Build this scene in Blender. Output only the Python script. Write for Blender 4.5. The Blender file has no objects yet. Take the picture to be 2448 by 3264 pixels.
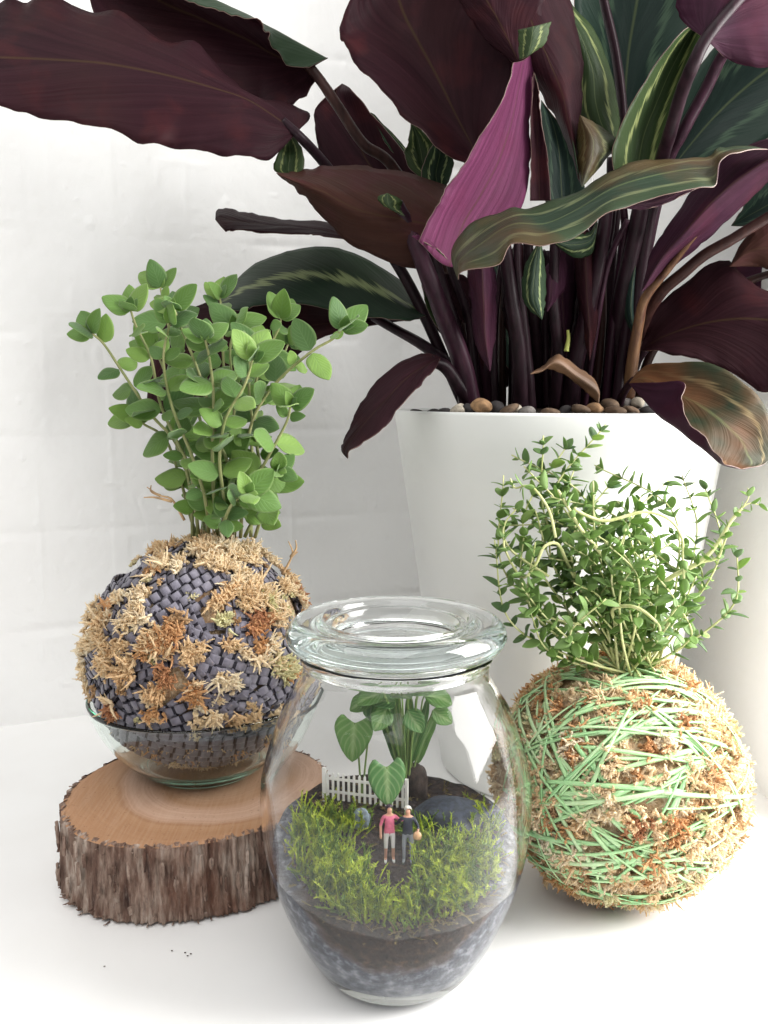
import bpy, bmesh, math, random
import numpy as np
from mathutils import Vector, Matrix, Euler

R = math.radians
random.seed(7)
rng = np.random.default_rng(7)
scene = bpy.context.scene

# ------------------------------------------------------------------ camera
CAM_Z, PITCH, FPX, CX, CY = 0.256, R(7.7), 2804.0, 1224.0, 1632.0
cam_data = bpy.data.cameras.new('camera')
cam = bpy.data.objects.new('camera', cam_data)
scene.collection.objects.link(cam)
cam.location = (0, 0, CAM_Z)
cam.rotation_euler = (R(90) - PITCH, 0, 0)
cam_data.sensor_fit = 'VERTICAL'
cam_data.sensor_height = 24.0
cam_data.lens = 24.0 * FPX / 3264.0
cam_data.clip_start = 0.01
cam_data.clip_end = 50
scene.camera = cam

# ------------------------------------------------------------------ light
world = bpy.data.worlds.new('World')
scene.world = world
world.use_nodes = True
bg = world.node_tree.nodes['Background']
bg.inputs[0].default_value = (1.0, 0.985, 0.965, 1)
bg.inputs[1].default_value = 0.47

def area(name, loc, target, sx, sy, power, col):
    l = bpy.data.lights.new(name, 'AREA')
    l.shape = 'RECTANGLE'; l.size = sx; l.size_y = sy; l.energy = power; l.color = col
    o = bpy.data.objects.new(name, l)
    scene.collection.objects.link(o)
    o.location = loc
    d = Vector(target) - Vector(loc)
    o.rotation_euler = d.to_track_quat('-Z', 'Y').to_euler()
    return o
area('window_light', (0.66, 0.33, 0.44), (0.0, 0.40, 0.12), 0.50, 0.62, 22.0, (1.0, 0.985, 0.96))
area('overhead_fill', (-0.35, -0.25, 1.45), (-0.05, 0.45, 0.1), 1.5, 1.2, 17.0, (1.0, 0.99, 0.975))  # added overhead fill to brighten wall and table, not a real lamp

vs_ = scene.view_settings
vs_.view_transform = 'Standard'; vs_.look = 'None'; vs_.exposure = 0.07; vs_.gamma = 1.0
vs_.use_curve_mapping = False
cy = scene.cycles
cy.use_denoising = True
cy.max_bounces = 20; cy.diffuse_bounces = 8; cy.glossy_bounces = 8
cy.transmission_bounces = 18; cy.transparent_max_bounces = 16
cy.caustics_reflective = True; cy.caustics_refractive = True
cy.blur_glossy = 0.6; cy.sample_clamp_indirect = 6.0

# ------------------------------------------------------------------ helpers
def P(px, py, d):
    """photo pixel (2448 x 3264) seen at world distance y = d"""
    a, b = (px - CX) / FPX, (py - CY) / FPX
    c, s = math.cos(PITCH), math.sin(PITCH)
    dx, dy, dz = a, c - b * s, -s - b * c
    t = d / dy
    return np.array((dx * t, dy * t, CAM_Z + dz * t))

def ray(px, py):
    return P(px, py, 1.0) - np.array((0, 0, CAM_Z))

def hit_ball(px, py, c, r):
    o = np.array((0, 0, CAM_Z)); d = ray(px, py); d = d / np.linalg.norm(d)
    oc = o - c; s = 1.0 / np.array(r)
    o2, d2 = oc * s, d * s
    A, B, C_ = d2 @ d2, 2 * o2 @ d2, o2 @ o2 - 1
    disc = B * B - 4 * A * C_
    t = (-B - math.sqrt(disc)) / (2 * A) if disc > 0 else -B / (2 * A)
    q = o + d * t - c
    return c + q / np.linalg.norm(q * s)

def offset_of(p):
    v = Vector((0, 0, 0))
    while p is not None:
        v = v + p.location; p = p.parent
    return np.array(v)

def mk(name, verts, faces, mats, parent=None, smooth=True, mi=None, uv=None, kind=None, label=None):
    verts = np.asarray(verts, dtype=float)
    if parent is not None:
        verts = verts - offset_of(parent)
    me = bpy.data.meshes.new(name)
    me.from_pydata(verts.tolist(), [], faces)
    if not isinstance(mats, (list, tuple)): mats = [mats]
    for m in mats: me.materials.append(m)
    if smooth: me.polygons.foreach_set('use_smooth', [True] * len(me.polygons))
    if mi is not None: me.polygons.foreach_set('material_index', list(mi))
    if uv is not None:
        l = me.uv_layers.new(name='UVMap')
        idx = np.zeros(len(me.loops), dtype=np.int32); me.loops.foreach_get('vertex_index', idx)
        l.data.foreach_set('uv', np.asarray(uv, dtype=np.float32)[idx].ravel())
    me.update()
    o = bpy.data.objects.new(name, me)
    scene.collection.objects.link(o)
    o.parent = parent
    if kind: o['kind'] = kind
    if label: o['label'] = label
    return o

def thing(name, loc, label, cat, group=None):
    o = bpy.data.objects.new(name, None)
    scene.collection.objects.link(o)
    o.location = loc; o.empty_display_size = 0.01
    o['label'] = label; o['category'] = cat
    if group: o['group'] = group
    return o

def tag(o, label, cat, group=None):
    o['label'] = label; o['category'] = cat
    if group: o['group'] = group
    return o

def inst(src, parent, M, name=None):
    o = bpy.data.objects.new(name or src.name.split('.')[0], src.data if hasattr(src, 'data') else src)
    scene.collection.objects.link(o)
    o.parent = parent
    o.matrix_local = M
    return o

def cr(pts, n):
    """Catmull-Rom through pts (S, ...) sampled at n places"""
    pts = np.asarray(pts, dtype=float); S = len(pts)
    if S == 2:
        t = np.linspace(0, 1, n).reshape((-1,) + (1,) * (pts.ndim - 1))
        return pts[0] * (1 - t) + pts[1] * t
    ext = np.concatenate([[2 * pts[0] - pts[1]], pts, [2 * pts[-1] - pts[-2]]])
    t = np.linspace(0, S - 1, n); i = np.minimum(t.astype(int), S - 2); f = t - i
    f = f.reshape((-1,) + (1,) * (pts.ndim - 1))
    p0, p1, p2, p3 = ext[i], ext[i + 1], ext[i + 2], ext[i + 3]
    return 0.5 * (2 * p1 + (p2 - p0) * f + (2 * p0 - 5 * p1 + 4 * p2 - p3) * f ** 2 + (3 * p1 - p0 - 3 * p2 + p3) * f ** 3)

def tube(pts, rad, sides=7, flat=1.0, up=None):
    pts = np.asarray(pts, dtype=float); n = len(pts)
    rad = np.broadcast_to(np.asarray(rad, dtype=float), (n,))
    T = np.gradient(pts, axis=0); T /= np.linalg.norm(T, axis=1)[:, None] + 1e-12
    u = np.array(up if up is not None else ((0, 0, 1) if abs(T[0][2]) < .9 else (1, 0, 0)), dtype=float)
    V = []
    ang = np.linspace(0, 2 * math.pi, sides, endpoint=False)
    for i in range(n):
        u = u - T[i] * (u @ T[i]); u /= np.linalg.norm(u) + 1e-12
        w = np.cross(T[i], u)
        V.append(pts[i] + rad[i] * (np.cos(ang)[:, None] * w + np.sin(ang)[:, None] * u * flat))
    V = np.concatenate(V)
    F = []
    for i in range(n - 1):
        for k in range(sides):
            k2 = (k + 1) % sides
            F.append((i * sides + k, i * sides + k2, (i + 1) * sides + k2, (i + 1) * sides + k))
    F.append(tuple(range(sides - 1, -1, -1)))
    F.append(tuple((n - 1) * sides + k for k in range(sides)))
    return V, F

def merge(parts):
    V, F, off = [], [], 0
    for v, f in parts:
        V.append(v); F += [tuple(i + off for i in q) for q in f]; off += len(v)
    return np.concatenate(V), F

def lathe(prof, seg=96, closed=False, wob=None):
    """prof: (r, z) list; r=0 allowed at ends"""
    V, F = [], []; rows = []
    for r, z in prof:
        if r < 1e-6:
            rows.append([len(V)]); V.append((0, 0, z))
        else:
            row = []
            for k in range(seg):
                a = 2 * math.pi * k / seg
                row.append(len(V)); V.append((r * math.cos(a), r * math.sin(a), z))
            rows.append(row)
    m = len(rows)
    for i in range(m if closed else m - 1):
        a, b = rows[i], rows[(i + 1) % m]
        if len(a) == 1 and len(b) == 1: continue
        for k in range(seg):
            k2 = (k + 1) % seg
            if len(a) == 1: F.append((a[0], b[k2], b[k]))
            elif len(b) == 1: F.append((a[k], a[k2], b[0]))
            else: F.append((a[k], a[k2], b[k2], b[k]))
    return np.array(V, dtype=float), F

def prof_smooth(prof, n):
    return [tuple(p) for p in cr(np.array(prof, dtype=float), n)]

# cheap vectorised value noise
_perm = rng.random(4096)
def _h(i, j, k):
    return _perm[(i * 73 + j * 911 + k * 2741) & 4095]
def noise3(x, y, z):
    x, y, z = np.broadcast_arrays(np.asarray(x, float), np.asarray(y, float), np.asarray(z, float))
    xi, yi, zi = np.floor(x).astype(int), np.floor(y).astype(int), np.floor(z).astype(int)
    fx, fy, fz = x - xi, y - yi, z - zi
    fx, fy, fz = fx * fx * (3 - 2 * fx), fy * fy * (3 - 2 * fy), fz * fz * (3 - 2 * fz)
    r = 0
    for a in (0, 1):
        for b in (0, 1):
            for c in (0, 1):
                w = (fx if a else 1 - fx) * (fy if b else 1 - fy) * (fz if c else 1 - fz)
                r = r + w * _h(xi + a, yi + b, zi + c)
    return r
def fbm(x, y, z, o=4):
    r, a = 0, 0.5
    for i in range(o):
        r = r + a * noise3(x * 2 ** i + 17 * i, y * 2 ** i, z * 2 ** i); a *= .5
    return r

# ------------------------------------------------------------------ materials
class NT:
    def __init__(s, name):
        s.m = bpy.data.materials.new(name); s.m.use_nodes = True
        s.t = s.m.node_tree; s.b = s.t.nodes['Principled BSDF']; s.out = s.t.nodes['Material Output']
    def n(s, typ, **kw):
        nd = s.t.nodes.new(typ)
        for k, v in kw.items():
            if k.startswith('i_'):
                key = k[2:]
                nd.inputs[int(key) if key.isdigit() else key].default_value = v
            else: setattr(nd, k, v)
        return nd
    def l(s, a, b): s.t.links.new(a, b)
    def math(s, op, a, b=None, c=None, clamp=False):
        nd = s.t.nodes.new('ShaderNodeMath'); nd.operation = op; nd.use_clamp = clamp
        for i, x in enumerate((a, b, c)):
            if x is None: continue
            if isinstance(x, (int, float)): nd.inputs[i].default_value = x
            else: s.l(x, nd.inputs[i])
        return nd.outputs[0]
    def mix(s, f, a, b, blend='MIX'):
        nd = s.t.nodes.new('ShaderNodeMix'); nd.data_type = 'RGBA'; nd.blend_type = blend
        for sock, x in ((nd.inputs[0], f), (nd.inputs[6], a), (nd.inputs[7], b)):
            if isinstance(x, (int, float)): sock.default_value = x
            elif isinstance(x, tuple): sock.default_value = x if len(x) == 4 else x + (1,)
            else: s.l(x, sock)
        return nd.outputs[2]
    def ramp(s, f, stops, interp='LINEAR'):
        nd = s.t.nodes.new('ShaderNodeValToRGB'); nd.color_ramp.interpolation = interp
        e = nd.color_ramp.elements
        while len(e) < len(stops): e.new(0.5)
        for q, (p, c) in zip(e, stops):
            q.position = p; q.color = c if len(c) == 4 else tuple(c) + (1,)
        s.l(f, nd.inputs[0]); return nd.outputs[0]
    def noise(s, scale, detail=3, vec=None, rough=.5, dist=0):
        nd = s.n('ShaderNodeTexNoise', i_Scale=scale, i_Detail=detail, i_Roughness=rough, i_Distortion=dist)
        if vec is not None: s.l(vec, nd.inputs['Vector'])
        return nd.outputs[0]
    def co(s, which='Object'):
        return s.t.nodes.new('ShaderNodeTexCoord').outputs[which]
    def mapping(s, vec, scale=(1, 1, 1)):
        nd = s.t.nodes.new('ShaderNodeMapping'); nd.inputs['Scale'].default_value = scale
        s.l(vec, nd.inputs['Vector']); return nd.outputs[0]
    def bump(s, h, strength=.3, dist=.001):
        nd = s.n('ShaderNodeBump', i_Strength=strength, i_Distance=dist); s.l(h, nd.inputs['Height'])
        s.l(nd.outputs[0], s.b.inputs['Normal']); return nd
    def set(s, color=None, rough=None, **kw):
        if color is not None:
            if isinstance(color, tuple): s.b.inputs['Base Color'].default_value = color if len(color) == 4 else color + (1,)
            else: s.l(color, s.b.inputs['Base Color'])
        if rough is not None:
            if isinstance(rough, (int, float)): s.b.inputs['Roughness'].default_value = rough
            else: s.l(rough, s.b.inputs['Roughness'])
        for k, v in kw.items(): s.b.inputs[k.replace('_', ' ')].default_value = v
    def translucent(s, color, fac):
        tr = s.n('ShaderNodeBsdfTranslucent')
        if isinstance(color, tuple): tr.inputs[0].default_value = color if len(color) == 4 else color + (1,)
        else: s.l(color, tr.inputs[0])
        mx = s.n('ShaderNodeMixShader'); mx.inputs[0].default_value = fac
        s.l(s.b.outputs[0], mx.inputs[1]); s.l(tr.outputs[0], mx.inputs[2]); s.l(mx.outputs[0], s.out.inputs[0])

def plain(name, col, rough=.6, nscale=None, var=.25, bump=None, **kw):
    a = NT(name)
    if nscale:
        f = a.noise(nscale, 4, a.co())
        lo = tuple(c * (1 - var) for c in col); hi = tuple(min(1, c * (1 + var)) for c in col)
        c = a.ramp(f, [(.3, lo), (.7, hi)]); a.set(c, rough, **kw)
        if bump: a.bump(a.noise(nscale * 2, 4, a.co()), bump[0], bump[1])
    else: a.set(col, rough, **kw)
    return a.m

# painted masonry wall
a = NT('painted_masonry')
v = a.co()
n1 = a.noise(9, 4, v); n2 = a.noise(420, 3, v)
a.set(a.ramp(n1, [(.3, (.83, .825, .815)), (.7, (.87, .87, .865))]), .62)
a.bump(a.math('ADD', a.math('MULTIPLY', n2, .5), a.noise(110, 4, v)), .22, .0012)
M_wall = a.m
a = NT('white_laminate')
v = a.co()
a.set(a.ramp(a.noise(14, 3, v), [(.3, (.80, .795, .785)), (.7, (.83, .83, .825))]), .42)
a.b.inputs['Specular IOR Level'].default_value = .35
M_table = a.m
a = NT('white_pot_glaze')
a.set(a.ramp(a.noise(20, 3, a.co()), [(.3, (.76, .775, .755)), (.7, (.79, .80, .785))]), .5)
sm_ = a.ramp(a.noise(30, 5, a.co(), .65), [(.52, (0, 0, 0)), (.72, (1, 1, 1))])
pc = a.b.inputs['Base Color'].links[0].from_socket
a.set(a.mix(a.math('MULTIPLY', sm_, .10), pc, (.55, .53, .47)), a.math('ADD', .38, a.math('MULTIPLY', sm_, .25)))
a.bump(a.noise(900, 2, a.co()), .05, .0003)
M_pot = a.m

# calathea leaf, upper side
def vein_phase(a, ku, kv):
    uv = a.t.nodes.new('ShaderNodeUVMap'); uv.uv_map = 'UVMap'
    sp = a.n('ShaderNodeSeparateXYZ'); a.l(uv.outputs[0], sp.inputs[0])
    u = sp.outputs[0]; sv = a.math('SUBTRACT', a.math('MULTIPLY', sp.outputs[1], 2), 1); vv = a.math('ABSOLUTE', sv)
    ph = a.math('ADD', a.math('SUBTRACT', a.math('MULTIPLY', u, ku), a.math('MULTIPLY', a.math('POWER', vv, .8), kv)), a.math('MULTIPLY', a.noise(22, 2, a.co()), .6))
    def streak(freq, detail=2):
        cb = a.n('ShaderNodeCombineXYZ'); a.l(a.math('MULTIPLY', ph, freq), cb.inputs[0]); a.l(a.math('MULTIPLY', sv, 1.3), cb.inputs[1])
        return a.noise(1.0, detail, cb.outputs[0])
    return u, vv, ph, streak
def leaf_top_mat(name, base=(.009, .020, .012), outer=(.015, .031, .014), band=(.24, .29, .13), gloss=.36, warm=0.0):
    a = NT(name)
    u, vv, ph, streak = vein_phase(a, 6.0, 3.4)
    st1, st2, st3 = streak(2.2), streak(9.0), streak(30.0)
    cen = a.math('ADD', .50, a.math('MULTIPLY', a.math('SUBTRACT', st1, .5), .42))
    d = a.math('ABSOLUTE', a.math('SUBTRACT', vv, cen))
    d = a.math('ADD', d, a.math('MULTIPLY', a.math('SUBTRACT', st3, .5), .20))
    w = a.math('ADD', .035, a.math('MULTIPLY', st2, .09))
    bandf = a.math('MULTIPLY', a.math('SUBTRACT', w, d), 18.0, clamp=True)
    endf = a.math('MULTIPLY', a.math('MULTIPLY', u, a.math('SUBTRACT', 1.0, u)), 9.0, clamp=True)
    bandf = a.math('MULTIPLY', bandf, endf)
    inner = a.math('MULTIPLY', a.math('SUBTRACT', vv, cen), 9.0, clamp=True)
    c = a.mix(inner, base, outer)
    c = a.mix(a.math('MULTIPLY', st2, .5), c, tuple(x * 1.6 for x in outer))
    c = a.mix(a.math('MULTIPLY', bandf, .9), c, band)
    mid = a.math('MULTIPLY', a.math('SUBTRACT', .035, vv), 40.0, clamp=True)
    c = a.mix(a.math('MULTIPLY', mid, .5), c, (.11, .14, .06))
    if warm:
        wf = a.math('MULTIPLY', a.ramp(a.noise(26, 3, a.co()), [(.42, (0, 0, 0)), (.62, (1, 1, 1))]), warm)
        c = a.mix(wf, c, (.11, .040, .014))
    a.set(c, a.math('ADD', gloss, a.math('MULTIPLY', a.noise(50, 3, a.co()), .2))); a.b.inputs['Specular IOR Level'].default_value = .18
    a.bump(a.math('ADD', st1, a.math('MULTIPLY', st2, .45)), .55, .0010)
    a.translucent(c, .12)
    return a.m
def leaf_under_mat(name, base=(.0125, .0038, .0062), hi=(.027, .0090, .0128), spot=(.055, .012, .013), tr=(.16, .018, .035), trf=.06, rough=.52, ku=6.0, kv=4.2, spotf=.5):
    a = NT(name)
    u, vv, ph, streak = vein_phase(a, ku, kv)
    st1, st2, st3 = streak(1.6), streak(5.0), streak(24.0)
    f = a.math('ADD', a.math('MULTIPLY', st1, .9), a.math('ADD', a.math('MULTIPLY', st2, .5), a.math('MULTIPLY', st3, .18)))
    c = a.mix(a.math('MULTIPLY', a.math('SUBTRACT', f, .45), 1.6, clamp=True), base, hi)
    sf = a.ramp(a.noise(38, 4, a.co()), [(.53, (0, 0, 0)), (.70, (1, 1, 1))])
    c = a.mix(a.math('MULTIPLY', sf, spotf), c, spot)
    of = a.ramp(a.noise(17, 3, a.co()), [(.45, (0, 0, 0)), (.7, (1, 1, 1))])
    c = a.mix(a.math('MULTIPLY', of, .3), c, tuple(.5 * x + .5 * y for x, y in zip(hi, (.030, .016, .010))))
    mid = a.math('MULTIPLY', a.math('SUBTRACT', .03, vv), 40.0, clamp=True)
    c = a.mix(a.math('MULTIPLY', mid, .55), c, (.05, .030, .014))
    a.set(c, rough); a.b.inputs['Specular IOR Level'].default_value = .06
    a.bump(a.math('ADD', a.math('MULTIPLY', st1, 1.0), a.math('ADD', a.math('MULTIPLY', st2, .5), a.math('MULTIPLY', st3, .08))), .5, .0012)
    a.translucent(tr, trf)
    return a.m
M_top = leaf_top_mat('calathea_leaf_upper')
M_top_lite = leaf_top_mat('calathea_leaf_upper_olive', (.018, .032, .013), (.028, .046, .016), (.22, .25, .10))
M_top_grey = leaf_top_mat('calathea_leaf_upper_grey', (.014, .026, .018), (.022, .036, .017), (.11, .13, .065), .30, .4)
M_top_warm = leaf_top_mat('calathea_leaf_upper_rusty', (.011, .018, .008), (.018, .024, .011), (.17, .14, .07), .5, .8)
M_top_deep = leaf_top_mat('calathea_leaf_upper_deep', (.009, .020, .018), (.016, .033, .024), (.055, .095, .060))
M_under = leaf_under_mat('calathea_leaf_under')
M_under_pink = leaf_under_mat('calathea_leaf_under_pink', (.034, .007, .020), (.135, .034, .085), (.09, .013, .04), (.36, .04, .15), .18, .5, 1.2, 7.5, .35)  # young leaf's pinker underside, with window light through it put into the colour
M_under_plum = leaf_under_mat('calathea_leaf_under_plum', (.018, .006, .012), (.042, .014, .028), (.06, .013, .024), (.25, .035, .09), .12, .5, 3.0, 5.0)
M_under_brown = leaf_under_mat('calathea_leaf_under_brown', (.024, .0095, .008), (.048, .020, .015), (.060, .016, .024), (.26, .06, .045), .10)
M_rim = plain('leaf_edge', (.11, .062, .05), .5)
M_dry = plain('dry_sheath', (.12, .062, .03), .6, 60, .4)
def stem_mat(name, lo, hi):
    a = NT(name)
    f = a.noise(1, 3, a.mapping(a.co(), (260, 260, 22)))
    a.set(a.ramp(f, [(.3, lo), (.7, hi)]), .42); a.bump(f, .25, .0006); a.b.inputs['Specular IOR Level'].default_value = .15
    return a.m
M_stem = stem_mat('petiole_purple', (.008, .0035, .0055), (.022, .009, .014))
M_stem_b = stem_mat('petiole_brown', (.018, .0075, .007), (.042, .018, .015))
M_stem_t = stem_mat('petiole_tan', (.055, .024, .016), (.13, .070, .034))
M_stem_p = stem_mat('petiole_plum', (.016, .0055, .0105), (.038, .013, .024))

# glass
def glass(name, col, rough=0.0, ior=1.5, dens=0, acol=(.75, .92, .86)):
    a = NT(name)
    a.set(col, rough, IOR=ior); a.b.inputs['Transmission Weight'].default_value = 1.0
    if dens:
        ab = a.n('ShaderNodeVolumeAbsorption'); ab.inputs[0].default_value = acol + (1,); ab.inputs[1].default_value = dens
        a.l(ab.outputs[0], a.out.inputs['Volume'])
    return a.m
M_glass = glass('clear_glass', (1, 1, 1), 0, 1.29, 3)
M_glass_lid = glass('lid_glass', (1, 1, 1), 0, 1.45, 5, (.66, .88, .86))
M_glass_g = glass('greenish_glass', (.97, .995, .98), 0, 1.45, 26, (.55, .86, .74))

# ------------------------------------------------------------------ setting: table and two walls meeting behind the pot
def grid(nx, ny, f):
    u, w = np.meshgrid(np.linspace(0, 1, nx), np.linspace(0, 1, ny))
    V = f(u.ravel(), w.ravel())
    F = [(j * nx + i, j * nx + i + 1, (j + 1) * nx + i + 1, (j + 1) * nx + i) for j in range(ny - 1) for i in range(nx - 1)]
    return V, F
def table_f(u, w):
    return np.stack([-1.2 + 2.4 * u, -.6 + 2.0 * w, 0 * u], 1)
V, F = grid(40, 40, table_f)
mk('table_top', V, F, M_table, kind='structure')
LW0 = np.array((-.297, .652)); LD = np.array((.9253, .379)); LN = np.array((.379, -.9253))
RW0 = np.array((.243, .538)); RD = np.array((-.15, .9887)); RN = np.array((-.9887, -.15))
# corner
A_ = np.array([LD, -RD]).T
tt = np.linalg.solve(A_, RW0 - LW0); CORNER = LW0 + LD * tt[0]
def wall_relief(s, z):
    course, leng = .075, .225
    z = z + .003 * (noise3(s * 9, z * 2, 11) - .5)
    row = np.floor(z / course)
    zz = (z / course) % 1.0
    ss = (s / leng + .5 * (row % 2)) % 1.0
    e1 = np.minimum(zz, 1 - zz) * course; e2 = np.minimum(ss, 1 - ss) * leng
    joint = np.exp(-(e1 / .0035) ** 2) * np.clip(2.2 * noise3(s * 22, z * 3, 3) - .55, 0, 1) + .8 * np.exp(-(e2 / .0035) ** 2) * np.clip(2.2 * noise3(s * 3, z * 25, 9) - .7, 0, 1)
    brick = (noise3(row * 7.7 + 3, np.floor(s / leng + .5 * (row % 2)) * 5.1, 1) - .5)
    lump = np.maximum(0, noise3(s * 60, z * 60, 2) - .91) * .010
    lump2 = np.maximum(0, noise3(s * 150, z * 140, 8) - .90) * .008
    drip = np.maximum(0, noise3(s * 110, z * 7, 5) - .80) * .0035
    scr = -np.maximum(0, noise3(s * 200 + z * 60, z * 18, 6) - .90) * .006
    return -.0010 * joint + .0004 * brick + lump + lump2 + drip + scr + .0007 * (fbm(s * 9, z * 9, 4) - .5) + .0007 * (fbm(s * 160, z * 160, 6, 2) - .5)
def lwall_f(u, w):
    s = -.40 * (1 - u) + tt[0] * u; z = -.02 + .82 * w
    h = wall_relief(s, z)
    xy = LW0 + s[:, None] * LD + h[:, None] * LN
    return np.stack([xy[:, 0], xy[:, 1], z], 1)
V, F = grid(640, 500, lwall_f)
mk('wall_left', V, F, M_wall, kind='structure')
def rwall_f(u, w):
    s = -.05 * (1 - u) + tt[1] * u; z = -.02 + .95 * w
    h = .4 * wall_relief(s + 2.3, z)
    xy = RW0 + s[:, None] * RD + h[:, None] * RN
    return np.stack([xy[:, 0], xy[:, 1], z], 1)
V, F = grid(160, 500, rwall_f)
V2, F2 = grid(2, 2, lambda u, w: np.stack([RW0[0] + .0075 + .30 * u, RW0[1] - .0494 + .03 * u, -.02 + .95 * w], 1))
V, F = merge([(V, F), (V2, F2)])
mk('wall_right', V, F, M_wall, kind='structure')

# ------------------------------------------------------------------ white pot with soil and pebbles
POT = np.array((.1153, .59)); POT_R, POT_B, POT_H = .1083, .073, .245
pot = thing('plant_pot', (POT[0], POT[1], 0), 'tall round tapered white pot holding the big purple leaved plant', 'pot')
prof = [(0, .0), (POT_B - .003, 0), (POT_B, .003)]
for i in range(1, 13):
    t = i / 12; prof.append((POT_B + (POT_R - POT_B) * t, .003 + (POT_H - .005) * t))
prof += [(POT_R - .0004, POT_H - .0006), (POT_R - .0015, POT_H), (POT_R - .0035, POT_H), (POT_R - .005, POT_H - .002), (POT_R - .011, POT_H - .05), (0, POT_H - .052)]
V, F = lathe(prof, 128)
o = mk('pot_body', V + np.array((POT[0], POT[1], 0)), F, M_pot, pot)
M_soil = plain('potting_soil', (.030, .016, .010), .95, 500, .7, (.9, .003))
def soil_f(u, w):
    a = u * 2 * math.pi; r = w * (POT_R - .0062)
    x, y = r * np.cos(a), r * np.sin(a)
    z = POT_H - .012 + .014 * (1 - w ** 2) + .007 * (fbm(x * 90, y * 90, 1, 3) - .5)
    return np.stack([x + POT[0], y + POT[1], z], 1)
V, F = grid(90, 34, soil_f)
so = mk('soil', V, F, M_soil, kind='stuff'); tag(so, 'dark brown soil inside the white pot', 'soil')
peb_cols = {'dark grey': (.026, .022, .022), 'tan': (.25, .145, .07), 'cream white': (.46, .41, .33), 'brown': (.095, .058, .033), 'grey': (.16, .145, .135)}
peb_m = {}
for k, c in peb_cols.items():
    a = NT('pebble_' + k.replace(' ', '_'))
    f = a.noise(160, 4, a.co(), dist=1.5)
    a.set(a.ramp(f, [(.35, tuple(x * .6 for x in c)), (.65, tuple(min(1, x * 1.2) for x in c))]), .85); a.bump(f, .3, .0006); peb_m[k] = a.m
ORD = 'first second third fourth fifth sixth seventh eighth ninth tenth eleventh twelfth thirteenth fourteenth fifteenth sixteenth seventeenth eighteenth nineteenth twentieth twenty-first twenty-second'.split()
def pebble(loc, size, colk, seed, ordn):
    bm = bmesh.new(); bmesh.ops.create_icosphere(bm, subdivisions=3, radius=1)
    V = np.array([v.co[:] for v in bm.verts]); F = [tuple(v.index for v in f.verts) for f in bm.faces]; bm.free()
    V = V * (1 + .30 * (noise3(V[:, 0] * 1.3 + seed * 3.1, V[:, 1] * 1.3, V[:, 2] * 1.3 + seed) - .5))[:, None]
    rot = np.array(Euler((random.uniform(-.4, .4), random.uniform(-.4, .4), random.uniform(0, 6.3))).to_matrix())
    V = (V * np.array(size)) @ rot.T + np.array(loc)
    o = mk('pebble', V, F, peb_m[colk])
    tag(o, 'smooth %s pebble, %s from the left along the white pot rim' % (colk, ORD[ordn]), 'pebble', 'pebbles in the white pot')
# px, py(centre), d, half width px, half height px, colour
for i, (px, py, d, hw, hh, ck) in enumerate(sorted([
    (1335, 1316, .566, 30, 9, 'dark grey'), (1380, 1314, .548, 24, 10, 'dark grey'), (1416, 1313, .538, 22, 11, 'dark grey'),
    (1460, 1304, .527, 26, 17, 'cream white'), (1492, 1300, .526, 18, 15, 'dark grey'), (1535, 1292, .512, 32, 24, 'tan'),
    (1580, 1296, .518, 24, 22, 'dark grey'), (1622, 1304, .500, 32, 14, 'brown'), (1648, 1300, .508, 18, 13, 'cream white'),
    (1680, 1309, .497, 26, 12, 'grey'), (1752, 1312, .496, 30, 10, 'brown'), (1850, 1302, .500, 30, 16, 'brown'), (1896, 1300, .503, 26, 18, 'tan'),
    (1945, 1290, .515, 30, 22, 'brown'), (1960, 1308, .502, 34, 14, 'brown'), (1995, 1282, .525, 20, 15, 'grey'),
    (2033, 1282, .522, 20, 18, 'cream white'), (2010, 1306, .508, 28, 13, 'brown'), (2060, 1306, .513, 30, 13, 'dark grey'), (2100, 1310, .52, 30, 12, 'brown'),
    (2150, 1312, .53, 24, 10, 'grey'), (1800, 1306, .505, 22, 10, 'dark grey')])):
    c = P(px, py + 3, d); k = d / FPX
    pebble(c, (hw * k * 1.05, hw * k, max(hh * k * 1.05, .0028)), ck, i, i)

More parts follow.
